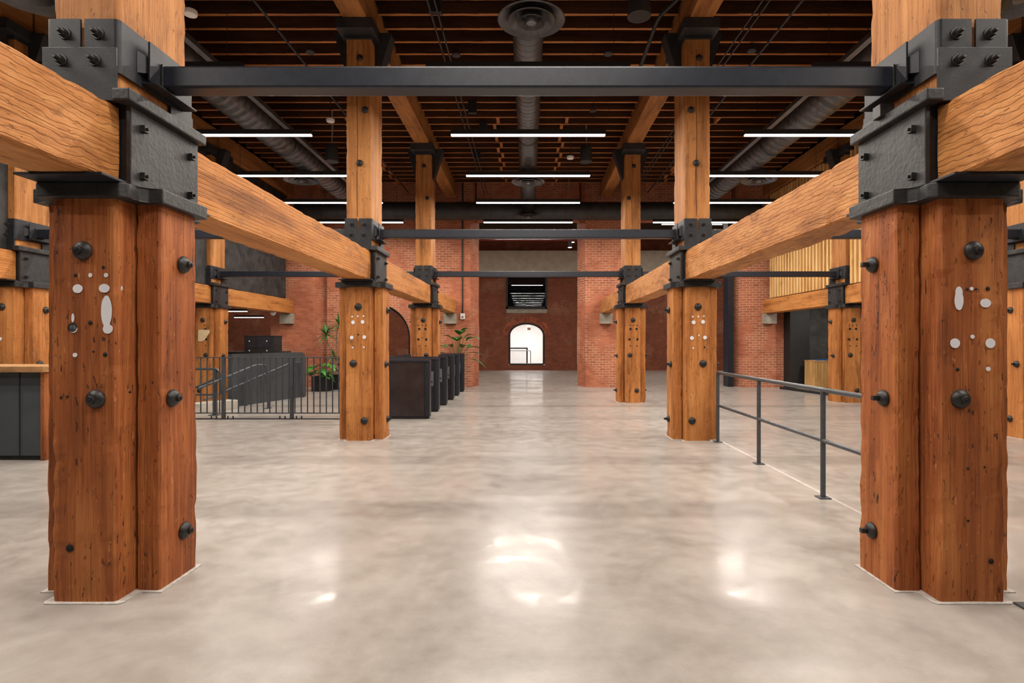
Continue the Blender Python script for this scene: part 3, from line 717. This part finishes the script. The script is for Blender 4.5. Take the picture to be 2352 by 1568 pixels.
# ------------------------------------------------------------------ pendant lights of the hall
LY = [7.41, 9.76, 12.15, 14.52, 16.9]; ZL = 5.08
ordn = ['first', 'second', 'third', 'fourth', 'fifth']
for (bi, bx, nm) in bays:
    for k, y in enumerate(LY):
        pendant('long white strip light over the %s bay, %s from the camera' % (nm, ordn[k]), bx, y, ZL, 2.69, 'strip lights over the hall')
    for y in (5.04, 2.67, .30):
        pendant('long strip light over the %s bay above or behind the camera' % nm, bx, y, ZL, 2.69, 'strip lights above the camera')
# lights of the room beyond
for k, (x, y) in enumerate(((-7, 24), (0, 22.4), (7, 24), (-13, 24), (13, 24))):  # added fill lights, kept out of view, brighten the far room
    pendant('added fill light hidden high in the room beyond the brick wall, %s' % ['left of centre', 'at the centre', 'right of centre', 'far left', 'far right'][k], x, y, 6.5, 2.6, 'added fill lights of the room beyond', W=BACK_W)
p = at(546, 715, 22); pendant('short strip light under the left gallery, the nearer and higher of two', p.x, 22, p.z, .75, W=5)
p = at(572, 729, 24); pendant('thin strip light under the left gallery, lower and farther', p.x, 24, p.z, 1.25, W=5)

for (x, y, lb) in ((9.3, 16.6, 'over the slatted counter'), (9.3, 11.0, 'behind the outer right columns'), (-9.3, 15.5, 'left of the ramp'), (-9.3, 10.0, 'left of the fence'), (-8.8, 6.4, 'over the reception counter')):  # added fill lamps, out of view, brighten the dark space under the galleries
    t = thing('added_fill_downlight', 'added unseen fill light under the gallery, ' + lb, 'ceiling light', (x, y, 2.88))
    bm = bmesh.new(); lathe(bm, [(.07, 0), (.085, -.004), (.085, .02)], 20, None, False); obj('trim_ring', bm, M['black'], t, True)
    bm = bmesh.new(); lathe(bm, [(.001, .004), (.07, .004), (.07, .02)], 20, None, False); obj('lens', bm, M['lamp'], t)
    area('lamp_light', (0, 0, -.01), .12, .12, 45, parent=t)
# ------------------------------------------------------------------ ducts
def spiral(name, label, x, y0, y1, z, r, mat, step=.16):
    t = thing(name, label, 'air duct', (x, y0, z)); bm = bmesh.new(); prof = []; L = y1 - y0; y = 0
    while y < L:
        prof += [(r, y), (r, y + step * .8), (r + .006, y + step * .84), (r + .006, y + step * .96)]; y += step
    lathe(bm, prof, 28, Matrix.Rotation(-PI / 2, 4, 'X')); obj('spiral_pipe', bm, mat, t, True); return t
def strap(t, y, r):
    for yy in y:
        bm = bmesh.new()
        for k in range(24):
            a0, a1 = 2 * PI * k / 24, 2 * PI * (k + 1) / 24
            tube(bm, [(math.cos(a0) * (r + .012), yy, math.sin(a0) * (r + .012)), (math.cos(a1) * (r + .012), yy, math.sin(a1) * (r + .012))], .008, 4)
        tube(bm, [(0, yy, r), (0, yy, 6.6 - t.location.z)], .006, 5)
        obj('hanger', bm, M['black'], t)
d0 = spiral('spiral_duct', 'round spiral duct running down the centre of the ceiling', 0, 7.6, 17.3, 5.95, .22, M['duct']); strap(d0, (2, 4.5, 7), .22)
d1 = spiral('spiral_duct', 'large round duct along the ceiling of the left bay', -5.45, 6.5, 17.3, 5.95, .30, M['duct'], .22); strap(d1, (2.5, 6, 9), .30)
d2 = spiral('spiral_duct', 'large round duct along the ceiling of the right bay', 5.45, 6.5, 17.3, 5.95, .30, M['duct'], .22); strap(d2, (2.5, 6, 9), .30)
bm = bmesh.new(); tube(bm, [(-7.3, 0, 0), (7.3, 0, 0)], .28, 28)
tag(obj('cross_duct', bm, M['ductb'], None, True), 'big dark round duct crossing the hall before the brick wall', 'air duct').location = (0, 17.75, 5.62)
def diffuser(label, x, y, z, R, neck_top):
    t = thing('round_air_diffuser', label, 'air vent', (x, y, z), 0, 'round ceiling diffusers')
    for i, f in enumerate((1.0, .70, .42)):
        r = R * f; bm = bmesh.new()
        lathe(bm, [(r, 0 - .012 * i), (r * .97, -.012 - .012 * i), (r * .80, .035 - .012 * i), (r * .60, .075 - .01 * i), (r * .60, .082 - .01 * i), (r * .82, .045 - .012 * i), (r * .98, .004 - .012 * i)], 40, None, False); obj('cone_ring', bm, M['duct'], t, True)
    bm = bmesh.new(); lathe(bm, [(.001, -.045), (R * .14, -.04), (R * .17, -.02), (R * .17, .02)], 24, None, False); obj('centre_disc', bm, M['duct'], t, True)
    bm = bmesh.new(); lathe(bm, [(R * .62, .06), (R * .58, .08), (R * .50, .12), (R * .50, neck_top)], 28); obj('neck', bm, M['ductb'], t, True)
diffuser('big round air diffuser over the aisle at the top of the photo', .04, 6.96, 5.48, .42, .3)
diffuser('round air diffuser behind the third strip light over the aisle', 0, 13.95, 5.46, .42, .3)
diffuser('round air diffuser low over the aisle before the crossing duct', 0, 17.2, 5.32, .38, .4)
diffuser('round air diffuser over the left bay above its girder', -5.6, 13.87, 5.48, .43, .2)
diffuser('round air diffuser over the right bay above its girder', 5.7, 13.87, 5.48, .43, .2)
diffuser('dark round air diffuser at the top left corner of the photo', at(70, 0, 6.2).x, 6.2, 5.35, .5, .3)
diffuser('dark round air diffuser at the top right corner of the photo', at(2345, 10, 6.2).x, 6.2, 5.3, .5, .3)
# flat rails beside the side ducts, conduits
for s in (-1, 1):
    tag(obj('cable_tray', B(s * 4.95 - .05, s * 4.95 + .05, 7.0, 17.4, 5.86, 5.94), M['duct']), 'narrow metal tray running beside the large %s duct' % side_w[s], 'cable tray')
    for k, (x, z) in enumerate(((1.42, 6.3), (1.32, 6.3))):
        bm = bmesh.new(); tube(bm, [(-x if s < 0 else 3.3 + k * .1, 7.7, z), (-x if s < 0 else 3.3 + k * .1, 18.3, z)], .014, 6)
        tag(obj('conduit', bm, M['ductb']), 'thin dark conduit, %s of a pair %s of the central duct' % (['left', 'right'][k], side_w[s]), 'pipe')
    bm = bmesh.new(); tube(bm, [(s * 3.9, 6.8, 6.35), (s * 3.9, 18.3, 6.35)], .02, 8)
    tag(obj('sprinkler_pipe', bm, M['ductb']), 'black sprinkler pipe along the %s bay ceiling' % side_w[s], 'pipe')
bm = bmesh.new(); tube(bm, rounded([at(1560, -5, 8.2), at(1512, 40, 8.4), at(1470, 156, 9.0), at(1462, 175, 9.2)], .1), .03, 10)
tag(obj('bent_conduit', bm, M['ductb'], None, True), 'bent black pipe at the top, right of the black pendant speaker', 'pipe')
# black boxes and sprinkler heads under the joists
for k, (px, py) in enumerate(((1000, 20), (1085, 253), (1096, 358), (1110, 300))):
    y = (6.45 - 1.5) * F / (784 - py); p = at(px, py, y)
    tag(obj('junction_box', B(p.x - .09, p.x + .09, y - .05, y + .05, 6.38, 6.64, bev=.004), M['black']), 'small black junction box under the joists, %s along the conduit left of the central duct' % ordn[k], 'junction box')
for k, (px, py, wh) in enumerate(((712, 118, 'left bay'), (1048, 125, 'left of the central duct'), (1397, 122, 'right of the central duct'), (1727, 115, 'right bay'), (1362, 253, 'above the second aisle light'))):
    y = (6.5 - 1.5) * F / (784 - py); p = at(px, py, y)
    t = thing('fire_sprinkler', 'dark round sprinkler head under the joists, %s' % wh, 'sprinkler', (p.x, y, 6.5)); bm = bmesh.new(); lathe(bm, [(.001, -.03), (.07, -.028), (.08, -.01), (.02, 0), (.02, .13)], 18, None, False); obj('head', bm, M['ductb'], t, True)
def speaker(label, px, py, wpx, dia, extra=0):
    y = F * dia / wpx; p = at(px, py, y)
    t = thing('pendant_speaker', label, 'speaker', p); r = dia / 2
    bm = bmesh.new(); lathe(bm, [(r * .98, -r * 1.25), (r, -r * 1.2), (r * .84, r * 1.1), (r * .78, r * 1.25)], 28); obj('housing', bm, M['ductb'], t, True)
    bm = bmesh.new(); lathe(bm, [(.001, -r * 1.262), (r * .88, -r * 1.262), (r * .9, -r * 1.25)], 28, None, False); obj('grille', bm, M['black'], t)
    h = 6.97 - p.z; bm = bmesh.new(); tube(bm, [(0, 0, r * 1.2), (0, 0, h)], .006, 5)
    tube(bm, [(0, 0, r * 1.2), (.03, 0, r * 1.2 + (h - r * 1.2) * .35), (.01, 0, r * 1.2 + (h - r * 1.2) * .6), (.06, 0, h)], .006, 6)
    obj('hanging_cable', bm, M['cable'], t)
speaker('black bucket pendant speaker left of the second left column post', 762, 352, 31, .30)
speaker('black bucket pendant speaker between the first two aisle lights, right of the duct', 1346, 354, 29, .30)
speaker('small black pendant speaker low behind the fourth aisle light', 1306, 493, 20, .28)
speaker('big black pendant speaker at the top edge of the photo, right of the diffuser', 1468, 5, 54, .32)
# motion sensor & smoke detectors
for k, (px, py, yy, lb) in enumerate(((1310, 362, 13.0, 'small pale sensor under the ceiling right of the central duct'), (437, 30, 7.0, 'small pale round detector beside the nearest left post'), (759, 277, 11.5, 'small pale oval detector on the ceiling left of the second left post'))):
    p = at(px, py, yy); t = thing('ceiling_sensor', lb, 'sensor', p); bm = bmesh.new(); lathe(bm, [(.001, -.03), (.075, -.025), (.085, 0), (.08, .03), (.03, .04)], 20, None, False); obj('sensor_body', bm, M['whiteplastic'], t, True); bm = bmesh.new(); tube(bm, [(0, 0, .03), (0, 0, 6.97 - p.z)], .008, 6); obj('stem', bm, M['black'], t)

# ------------------------------------------------------------------ wall fittings
t = thing('wall_telephone_box', 'small white box with a socket on the left brick pier under a conduit', 'wall box', (at(1063, 726, WY).x, WY - .04, 2.33))
obj('cover', B(-.075, .075, -.04, .035, -.10, .09, bev=.01), M['whiteplastic'], t); obj('socket', B(-.03, .03, -.046, -.04, -.06, .0), M['greyslot'], t)
bm = bmesh.new(); tube(bm, [(at(1063, 726, WY).x, WY - .025, 2.43), (at(1063, 726, WY).x, WY - .025, 6.9)], .022, 8)
tag(obj('wall_conduit', bm, M['black']), 'black vertical conduit down the left brick pier to the white box', 'pipe')
bm = bmesh.new(); tube(bm, [(-1.95, 21, 5.29), (2.15, 21, 5.29)], .025, 8); [tube(bm, [(q, 21, 5.29), (q, 21, 6.98)], .008, 6) for q in (-1.9, 2.1)]; tag(obj('red_pipe', bm, M['red']), 'thin red pipe crossing the top of the central opening', 'pipe')
for k, (px, py) in enumerate(((1309, 568), (1315, 556))):
    p = at(px, py, 25); t = thing('black_track_spotlight', 'black track spotlight in the upper right of the central opening, %s of two' % ['lower', 'upper'][k], 'ceiling light', p)
    bm = bmesh.new(); lathe(bm, [(.10, 0), (.11, .02), (.10, .26)], 16); obj('can', bm, M['black'], t, True)
    bm = bmesh.new(); lathe(bm, [(.001, -.006), (.088, -.005), (.09, 0)], 16, None, False); obj('lens', bm, M['lamp'], t)
    bm = bmesh.new(); tube(bm, [(0, 0, .25), (0, 0, 6.97 - p.z)], .012, 6); obj('stem', bm, M['black'], t)

# ------------------------------------------------------------------ turnstiles
tf = None; TY = [10.87, 11.97, 13.16, 14.4, 15.5, 16.7]
def make_turnstile():
    t = thing('turnstile_cabinet', '', 'turnstile', (0, 0, 0)); L = 1.50; W_ = .24; H = 1.13
    def outline(L0, L1, w0, w1, r):
        pts = [(L0, w0), (L1 - r, w0)] + [(L1 - r + r * math.sin(a), w0 + r - r * math.cos(a)) for a in [PI / 2 * i / 6 for i in range(1, 7)]]
        pts += [(L1 - r + r * math.cos(a), w1 - r + r * math.sin(a)) for a in [PI / 2 * i / 6 for i in range(0, 7)]] + [(L0, w1)]
        return pts
    bm = bmesh.new(); prism(bm, outline(-L + .05, -.10, 0.005, W_ - .005, .01), .05, H - .03); obj('side_panel', bm, M['bronze'], t, True)
    bm = bmesh.new(); prism(bm, outline(-.098, 0, 0, W_, .05), .04, H - .03); obj('end_post', bm, M['steel_b'], t, True)
    bm = bmesh.new(); prism(bm, outline(-L, 0, -.01, W_ + .01, .05), H - .028, H + .012); obj('top_cap', bm, M['steel_b'], t, True)
    bm = bmesh.new(); prism(bm, outline(-L + .08, -.03, .02, W_ - .02, .03), 0, .05); obj('plinth', bm, M['black'], t)
    obj('reader_panel', B(-.24, -.105, -.004, .004, .55, .86), M['greyslot'], t)
    obj('slot', B(-.22, -.125, -.007, -.003, .62, .66), M['black'], t)
    obj('glass_wing', B(-.80, -.30, -.010, -.002, .35, 1.0), M['steel_b'], t)
    return t
for k, y in enumerate(TY):
    t = make_turnstile() if k == 0 else copy_tree(tf)
    if k == 0:
        tf = t
    t.location = (-1.91, y, 0)
    t['label'] = ('dark bronze turnstile cabinet, %s of the row' % (['nearest and fully visible', 'second', 'third', 'fourth', 'fifth', 'farthest'][k])); t['group'] = 'turnstiles left of the aisle'
for c in list(tf.children):   # the nearest one shows a plain side
    if c.name.split('.')[0] in ('reader_panel', 'slot', 'glass_wing'): bpy.data.objects.remove(c)

# ------------------------------------------------------------------ fence round the stair, left
FY = 10.87
t = thing('baluster_fence', 'dark steel baluster fence left of the aisle before the ramp', 'fence', (0, FY, 0))
x0, x1 = -7.6, -3.45; bars = []
obj('top_rail', B(x0, x1, -.02, .02, 1.18, 1.20, bev=.003), M['rail'], t); obj('bottom_rail', B(x0, x1, -.015, .015, .105, .125, bev=.003), M['rail'], t)
obj('base_plate', B(x0, x1, -.05, .05, 0, .012), M['black'], t)
for px in (513.5, 670.5):
    x = at(px, 0, FY).x; obj('post', B(x - .03, x + .03, -.03, .03, .012, 1.18, bev=.003), M['rail'], t)
    for d in (-.22, -.12, .10, .20):
        bm = bmesh.new(); lathe(bm, [(.013, .012), (.013, .06), (.008, .065)], 8); shift(bm, x + d, -.03, 0); obj('anchor_bolt', bm, M['bolt'], t)
x = x0 + .05
while x < x1:
    if all(abs(x - at(q, 0, FY).x) > .05 for q in (513.5, 670.5)): obj('baluster', B(x - .009, x + .009, -.009, .009, .12, 1.185), M['rail'], t)
    x += .1215
# ramp wall and kerb (both follow one slanting line)
W1, W2 = Vector((-6.07, 15.36)), Vector((-6.78, 12.75)); dr = (W2 - W1).normalized(); nr = Vector((-dr.y, dr.x))
if nr.x < 0: nr = -nr
def on_line(px, py, off=0):
    A = W1 + nr * off; k = (px - VX) / F     # X = k*Y
    s_ = (k * A.y - A.x) / (dr.x - k * dr.y); P = A + dr * s_; return Vector((P.x, P.y, EYE - (py - HY) * P.y / F))
t = thing('ramp_side_wall', 'dark grey curved-corner panel wall beside the ramp', 'low wall', (0, 0, 0))
def wall_panel(s0, s1, round_end):
    bm = bmesh.new(); H = 1.21; r = .22
    prof = [(s0, 0), (s1, 0), (s1, H)] + ([(s0 + r - r * math.sin(a), H - r + r * math.cos(a)) for a in [PI / 2 * i / 8 for i in range(9)]] if round_end else [(s0, H)])
    va, vb = [], []
    for (q, z) in prof:
        P = W1 + dr * q; va.append(bm.verts.new((P.x, P.y, z))); P2 = P - nr * .12; vb.append(bm.verts.new((P2.x, P2.y, z)))
    bm.faces.new(va); bm.faces.new(vb[::-1]); n_ = len(va)
    for i in range(n_): bm.faces.new((va[i], va[(i + 1) % n_], vb[(i + 1) % n_], vb[i]))
    return bm
obj('panel', wall_panel(0, 1.70, True), M['greypanel'], t); obj('panel', wall_panel(1.712, 2.62, False), M['greypanel'], t)
t = thing('ramp_handrail', 'steel handrail sloping up along the grey ramp wall, farther of the pair', 'handrail', (0, 0, 0))
bm = bmesh.new(); tube(bm, rounded([on_line(470, 918, .10), on_line(671, 832, .10), on_line(694, 832, .10), on_line(696, 905, .10)], .12), .024, 10); obj('rail', bm, M['rail'], t, True)
for px in (566, 697):
    p = on_line(px, 880, .10); bm = bmesh.new(); tube(bm, [(p.x, p.y, 0), (p.x, p.y, .72 if px < 600 else .95)], .024, 10); obj('post', bm, M['rail'], t, True)
t = thing('ramp_handrail', 'steel handrail sloping up before the ramp wall, nearer of the pair', 'handrail', (0, 0, 0))
bm = bmesh.new(); tube(bm, rounded([on_line(455, 892, .95), on_line(588, 838, .95), on_line(613, 838, .95), on_line(616, 925, .95)], .12), .024, 10); obj('rail', bm, M['rail'], t, True)
p = on_line(616, 925, .95); obj('foot_plate', B(p.x - .06, p.x + .06, p.y - .06, p.y + .06, 0, .012), M['rail'], t)
bm = bmesh.new(); tube(bm, [(p.x, p.y, .01), (p.x, p.y, p.z + .05)], .024, 10); obj('post', bm, M['rail'], t, True)
t = thing('stair_handrail', 'looped steel handrail end beside the nearest left column', 'handrail', (0, 11.45, 0))
def P2(px, py): q = at(px, py, 11.45); return (q.x, 0, q.z)
bm = bmesh.new(); tube(bm, rounded([P2(390, 847), P2(504, 847), P2(507, 905)], .12), .026, 10); obj('upper_loop', bm, M['rail'], t, True)
bm = bmesh.new(); tube(bm, [P2(400, 912), P2(506, 864)], .022, 10); obj('sloping_rail', bm, M['rail'], t, True)
bm = bmesh.new(); tube(bm, [P2(400, 906), P2(495, 906)], .02, 10); obj('lower_rail', bm, M['rail'], t, True)
q = P2(494, 850); bm = bmesh.new(); box(bm, q[0] - .035, q[0] + .035, -.03, .03, 0, q[2]); box(bm, q[0] - .10, q[0] + .10, -.08, .08, 0, .012); obj('post', bm, M['rail'], t)
K1, K2 = Vector((-6.51, 12.62)), Vector((-7.35, 10.95)); kd = (K2 - K1).normalized(); kn = Vector((kd.y, -kd.x)); kn = kn if kn.x < 0 else -kn
bm = bmesh.new(); pts = [K1, K2, K2 + kn * .35, K1 + kn * .35]; prism(bm, [(p.x, p.y) for p in pts], 0, .19, bev=.01)
tag(obj('ramp_kerb', bm, plain('pale_concrete', (.50, .46, .40), .6, 0, .08, 6)), 'pale concrete kerb behind the baluster fence', 'kerb')
# desk behind the ramp wall with equipment case
t = thing('reception_desk', 'black topped desk behind the grey ramp wall', 'desk', (-7.3, 15.1, 0))
obj('top', B(-.75, .78, -.35, .35, 1.20, 1.235, bev=.004), M['black'], t); obj('body', B(-.7, .66, -.3, .3, 0, 1.20), M['greypanel'], t)
p = at(603, 806, 14.95)
t = thing('equipment_case', 'black flight case on the desk behind the ramp wall', 'case', (p.x, 15.0, 1.236))
obj('body', B(-.40, .40, -.22, .22, 0, .40, bev=.006), M['black'], t); obj('lid_edge', B(-.41, .41, -.23, .23, .395, .42, bev=.004), M['steel'], t)
obj('front_panel', B(-.34, .30, -.232, -.222, .10, .32), M['steel'], t)
for dx, z in ((-.26, .27), (.20, .27), (-.26, .02), (.20, .02)): obj('clasp', B(dx - .012, dx + .012, -.238, -.231, z - .012, z + .022), M['whiteplastic'], t)
t = thing('dome_camera', 'small white dome camera under the outer left girder', 'camera', (-7.9, 17.4, 2.40)); bm = bmesh.new(); lathe(bm, [(.001, -.10), (.05, -.085), (.07, -.04), (.09, -.03), (.09, .02)], 20, None, False); obj('dome', bm, M['whiteplastic'], t, True)

# ------------------------------------------------------------------ counter at the left edge
t = thing('reception_counter', 'dark counter with a pale wood top at the left edge of the photo', 'counter', (-6.08, 7.05, 0))
obj('wood_top', B(-3.4, .03, -.05, .72, 1.115, 1.19, bev=.006), M['wood_top'], t)
obj('body', B(-3.3, -.06, .04, .66, .06, 1.115), M['greypanel'], t)
obj('plinth', B(-3.3, -.1, .07, .6, 0, .06), M['black'], t)
obj('side_board', B(-.058, -.01, .02, .68, 0, 1.115), M['wood_red'], t)
bm = bmesh.new(); box(bm, -.34, -.33, .03, .045, .06, 1.11); obj('joint', bm, M['black'], t)

# ------------------------------------------------------------------ right side: portal, counter
struct('wall_portal', B(8.42, 9.05, WY - .45, WY + .05, 0, 2.9), M['black'])
struct('wall_recess', B(9.05, 10.6, WY - .1, WY + .05, 0, 2.9), M['dkconc'])
bm = bmesh.new(); prism(bm, [(7.95, 17.75), (8.05, 17.75), (8.55, 15.0), (8.42, 15.0)], 0, .07); struct('trim_10', bm, M['black'])
t = thing('slatted_counter', 'low counter clad in orange wood slats at the right, behind the outer column', 'counter', (8.83, 17.3, 0))
obj('body', B(0, 1.5, .03, .6, 0, .88), M['black'], t); bm = bmesh.new(); x = 0
while x < 1.5: box(bm, x, x + .028, 0, .035, .08, .88); x += .045
for q in range(13): box(bm, -.03, 0.0, .01 + q * .045, .038 + q * .045, .08, .88)
obj('slats', bm, M['wood_slat'], t); obj('top', B(-.02, 1.52, -.01, .62, .88, .91, bev=.003), M['wood_top'], t)
for k in range(3):
    o = obj('blue_leaflet_stack', B(-.12, .12, -.08, .08, 0, .03 + .012 * k, bev=.003), M['blue']); o.location = (9.05 + .27 * k, 17.45, .912)
    tag(o, 'stack of dark blue leaflets on the slatted counter, %s' % ['left', 'middle', 'right'][k] , 'leaflets', 'leaflets on the slatted counter')

# ------------------------------------------------------------------ guard rails on the right
def guard(label, y0, y1, posts):
    t = thing('guard_rail', label, 'railing', (2.83, 0, 0))
    for z, r in ((1.035, .024), (.55, .021)):
        bm = bmesh.new(); tube(bm, [(0, y0, z), (0, y1, z)], r, 14); obj('top_rail' if z > 1 else 'mid_rail', bm, M['rail'], t, True)
    for y in posts:
        bm = bmesh.new(); tube(bm, [(0, y, .01), (0, y, 1.035)], .024, 14); p = obj('post', bm, M['rail'], t, True)
        bm = bmesh.new(); box(bm, -.055, .055, y - .055, y + .055, 0, .012, bev=.003); obj('base_plate', bm, M['rail'], p)
guard('dark grey tubular guard rail between the nearest and second right columns', 3.94, 8.38, (8.38, 6.89, 5.39, 4.0))
guard('dark guard rail post and rail at the bottom right edge of the photo', -1.4, 3.16, (3.16, 1.6, .1, -1.4))
struct('trim_11', B(2.885, 2.925, 3.95, 8.4, -.01, .002), plain('pale_joint', (.44, .40, .365), .4, 0, .12, 12), 'pale joint strip in the floor beside the guard rail')

# ------------------------------------------------------------------ plants
def leaf_bm(path_fn, width_fn, n=10, fold=.25, lobes=0):
    bm = bmesh.new(); rows = []
    for i in range(n + 1):
        t_ = i / n; p, nrm, side = path_fn(t_); w_ = width_fn(t_)
        if lobes: w_ *= (1 - .45 * (1 if i % 2 else 0) * (0 if t_ < .15 else 1))
        rows.append([bm.verts.new(p + side * w_ + nrm * w_ * fold), bm.verts.new(p), bm.verts.new(p - side * w_ + nrm * w_ * fold)])
    for a, b in zip(rows, rows[1:]):
        bm.faces.new((a[0], a[1], b[1], b[0])); bm.faces.new((a[1], a[2], b[2], b[1]))
    return bm
def blade(base, az, el, L, W_, droop, n=10, fold=.25, peak=.4, lobes=0):
    d = Vector((math.cos(az) * math.cos(el), math.sin(az) * math.cos(el), math.sin(el))); side = Vector((-math.sin(az), math.cos(az), 0))
    def path(t_):
        p = base + d * L * t_ + Vector((0, 0, -droop * L * t_ * t_)); return p, side.cross(d).normalized() * -1, side
    def wd(t_): return W_ * max(.02, math.sin(PI * min(1, t_ ** (math.log(.5) / math.log(peak)))))
    return leaf_bm(path, wd, n, fold, lobes)
def pot(t, r0, r1, h, square=False):
    bm = bmesh.new()
    if square:
        box(bm, -r1, r1, -r1, r1, 0, h, bev=.006)
    else: lathe(bm, [(r0, 0), (r1, h), (r1 - .02, h), (r1 - .03, h - .03)], 28)
    obj('planter', bm, M['black'], t, not square); bm = bmesh.new(); lathe(bm, [(.001, h + .002), (r1 * .9, h + .004)], 20, None, False); obj('soil', bm, M['soil'], t)
# monstera in a square planter
rnd = random.Random(4)
t = thing('potted_monstera', 'bushy bright green plant in a black planter left of the second left column', 'plant', (at(740, 0, 17.1).x, 17.1, 0)); pot(t, .24, .24, .45, True)
for i in range(34):
    az = rnd.uniform(0, 2 * PI); el = rnd.uniform(.1, 1.2); L1 = rnd.uniform(.18, .45); d = Vector((math.cos(az) * math.cos(el), math.sin(az) * math.cos(el), math.sin(el)))
    b0 = Vector((0, 0, .45)); tip = b0 + d * L1
    tip.z = max(tip.z, .5); bm = blade(tip, az + rnd.uniform(-.5, .5), rnd.uniform(-.5, .4), rnd.uniform(.22, .34), rnd.uniform(.09, .15), .35, 10, .15, .35, 1); obj('leaf', bm, M['leafb'], t, False)
    bm = bmesh.new(); tube(bm, [b0, (b0 + tip) / 2 + Vector((0, 0, .04)), tip], .006, 5); obj('leaf_stalk', bm, M['stem'], t)
# dracaena
t = thing('potted_dracaena', 'tall spiky-leaved plant in a black planter behind the bushy one', 'plant', (at(772, 0, 17.75).x, 17.7, 0)); pot(t, .24, .24, .46, True)
heads = []
for (pth) in ([(0, 0, .46), (-.02, 0, .9), (-.22, -.02, 1.35), (-.30, 0, 1.72)], [(.03, 0, .46), (.06, 0, 1.2), (.02, 0, 1.7), (.10, 0, 2.02)], [(-.05, 0, .46), (-.06, 0, .8), (-.08, 0, 1.05)]):
    bm = bmesh.new(); tube(bm, rounded(pth, .2), .018, 8); obj('cane', bm, M['bark'], t, True); heads.append(Vector(pth[-1]))
for h, nn, LL in zip(heads, (38, 38, 16), (.55, .55, .34)):
    for i in range(nn):
        bm = blade(h, rnd.uniform(0, 2 * PI), rnd.uniform(-.5, 1.35), LL * rnd.uniform(.75, 1.1), .024, rnd.uniform(.1, .5), 7, .3, .35); obj('leaf', bm, M['leaf'], t)
# broad-leaved plant beyond the turnstiles
t = thing('potted_bird_of_paradise', 'broad dark-leaved plant standing behind the farthest turnstile', 'plant', (at(1052, 0, 17.75).x, 17.65, 0)); pot(t, .17, .22, .75)
rnd = random.Random(11)
spec_ = [(2.9, 1.05, .62, .60, .15), (.2, 1.35, .85, .55, .19), (1.2, 1.4, .98, .50, .17), (-.35, 1.2, .82, .60, .19), (.5, 1.05, .58, .65, .16), (-.9, 1.15, .6, .6, .18), (3.3, 1.35, .85, .45, .17), (.05, .85, .50, .60, .13),
         (-.1, .55, .40, .60, .11), (3.0, .75, .55, .50, .12), (-1.5, 1.25, .80, .55, .18), (2.0, 1.3, .80, .5, .16), (-2.2, 1.15, .62, .5, .16), (-1.2, 1.35, .98, .5, .18), (-.2, 1.45, 1.02, .5, .17), (-1.9, .8, .35, .55, .14)]
for (az, el, L1, LL, W_) in spec_:
    b0 = Vector((0, 0, .75)); d = Vector((math.cos(az) * math.cos(el), math.sin(az) * math.cos(el), math.sin(el))); tip = b0 + d * L1
    bm = bmesh.new(); tube(bm, [b0, b0 + d * L1 * .5 + Vector((0, 0, .05)), tip], [.012, .009, .007], 6); obj('leaf_stalk', bm, M['stem'], t, True)
    bm = blade(tip, az, el - .55, LL, W_, .55, 12, .25, .42); obj('leaf', bm, M['leaf'], t, True)
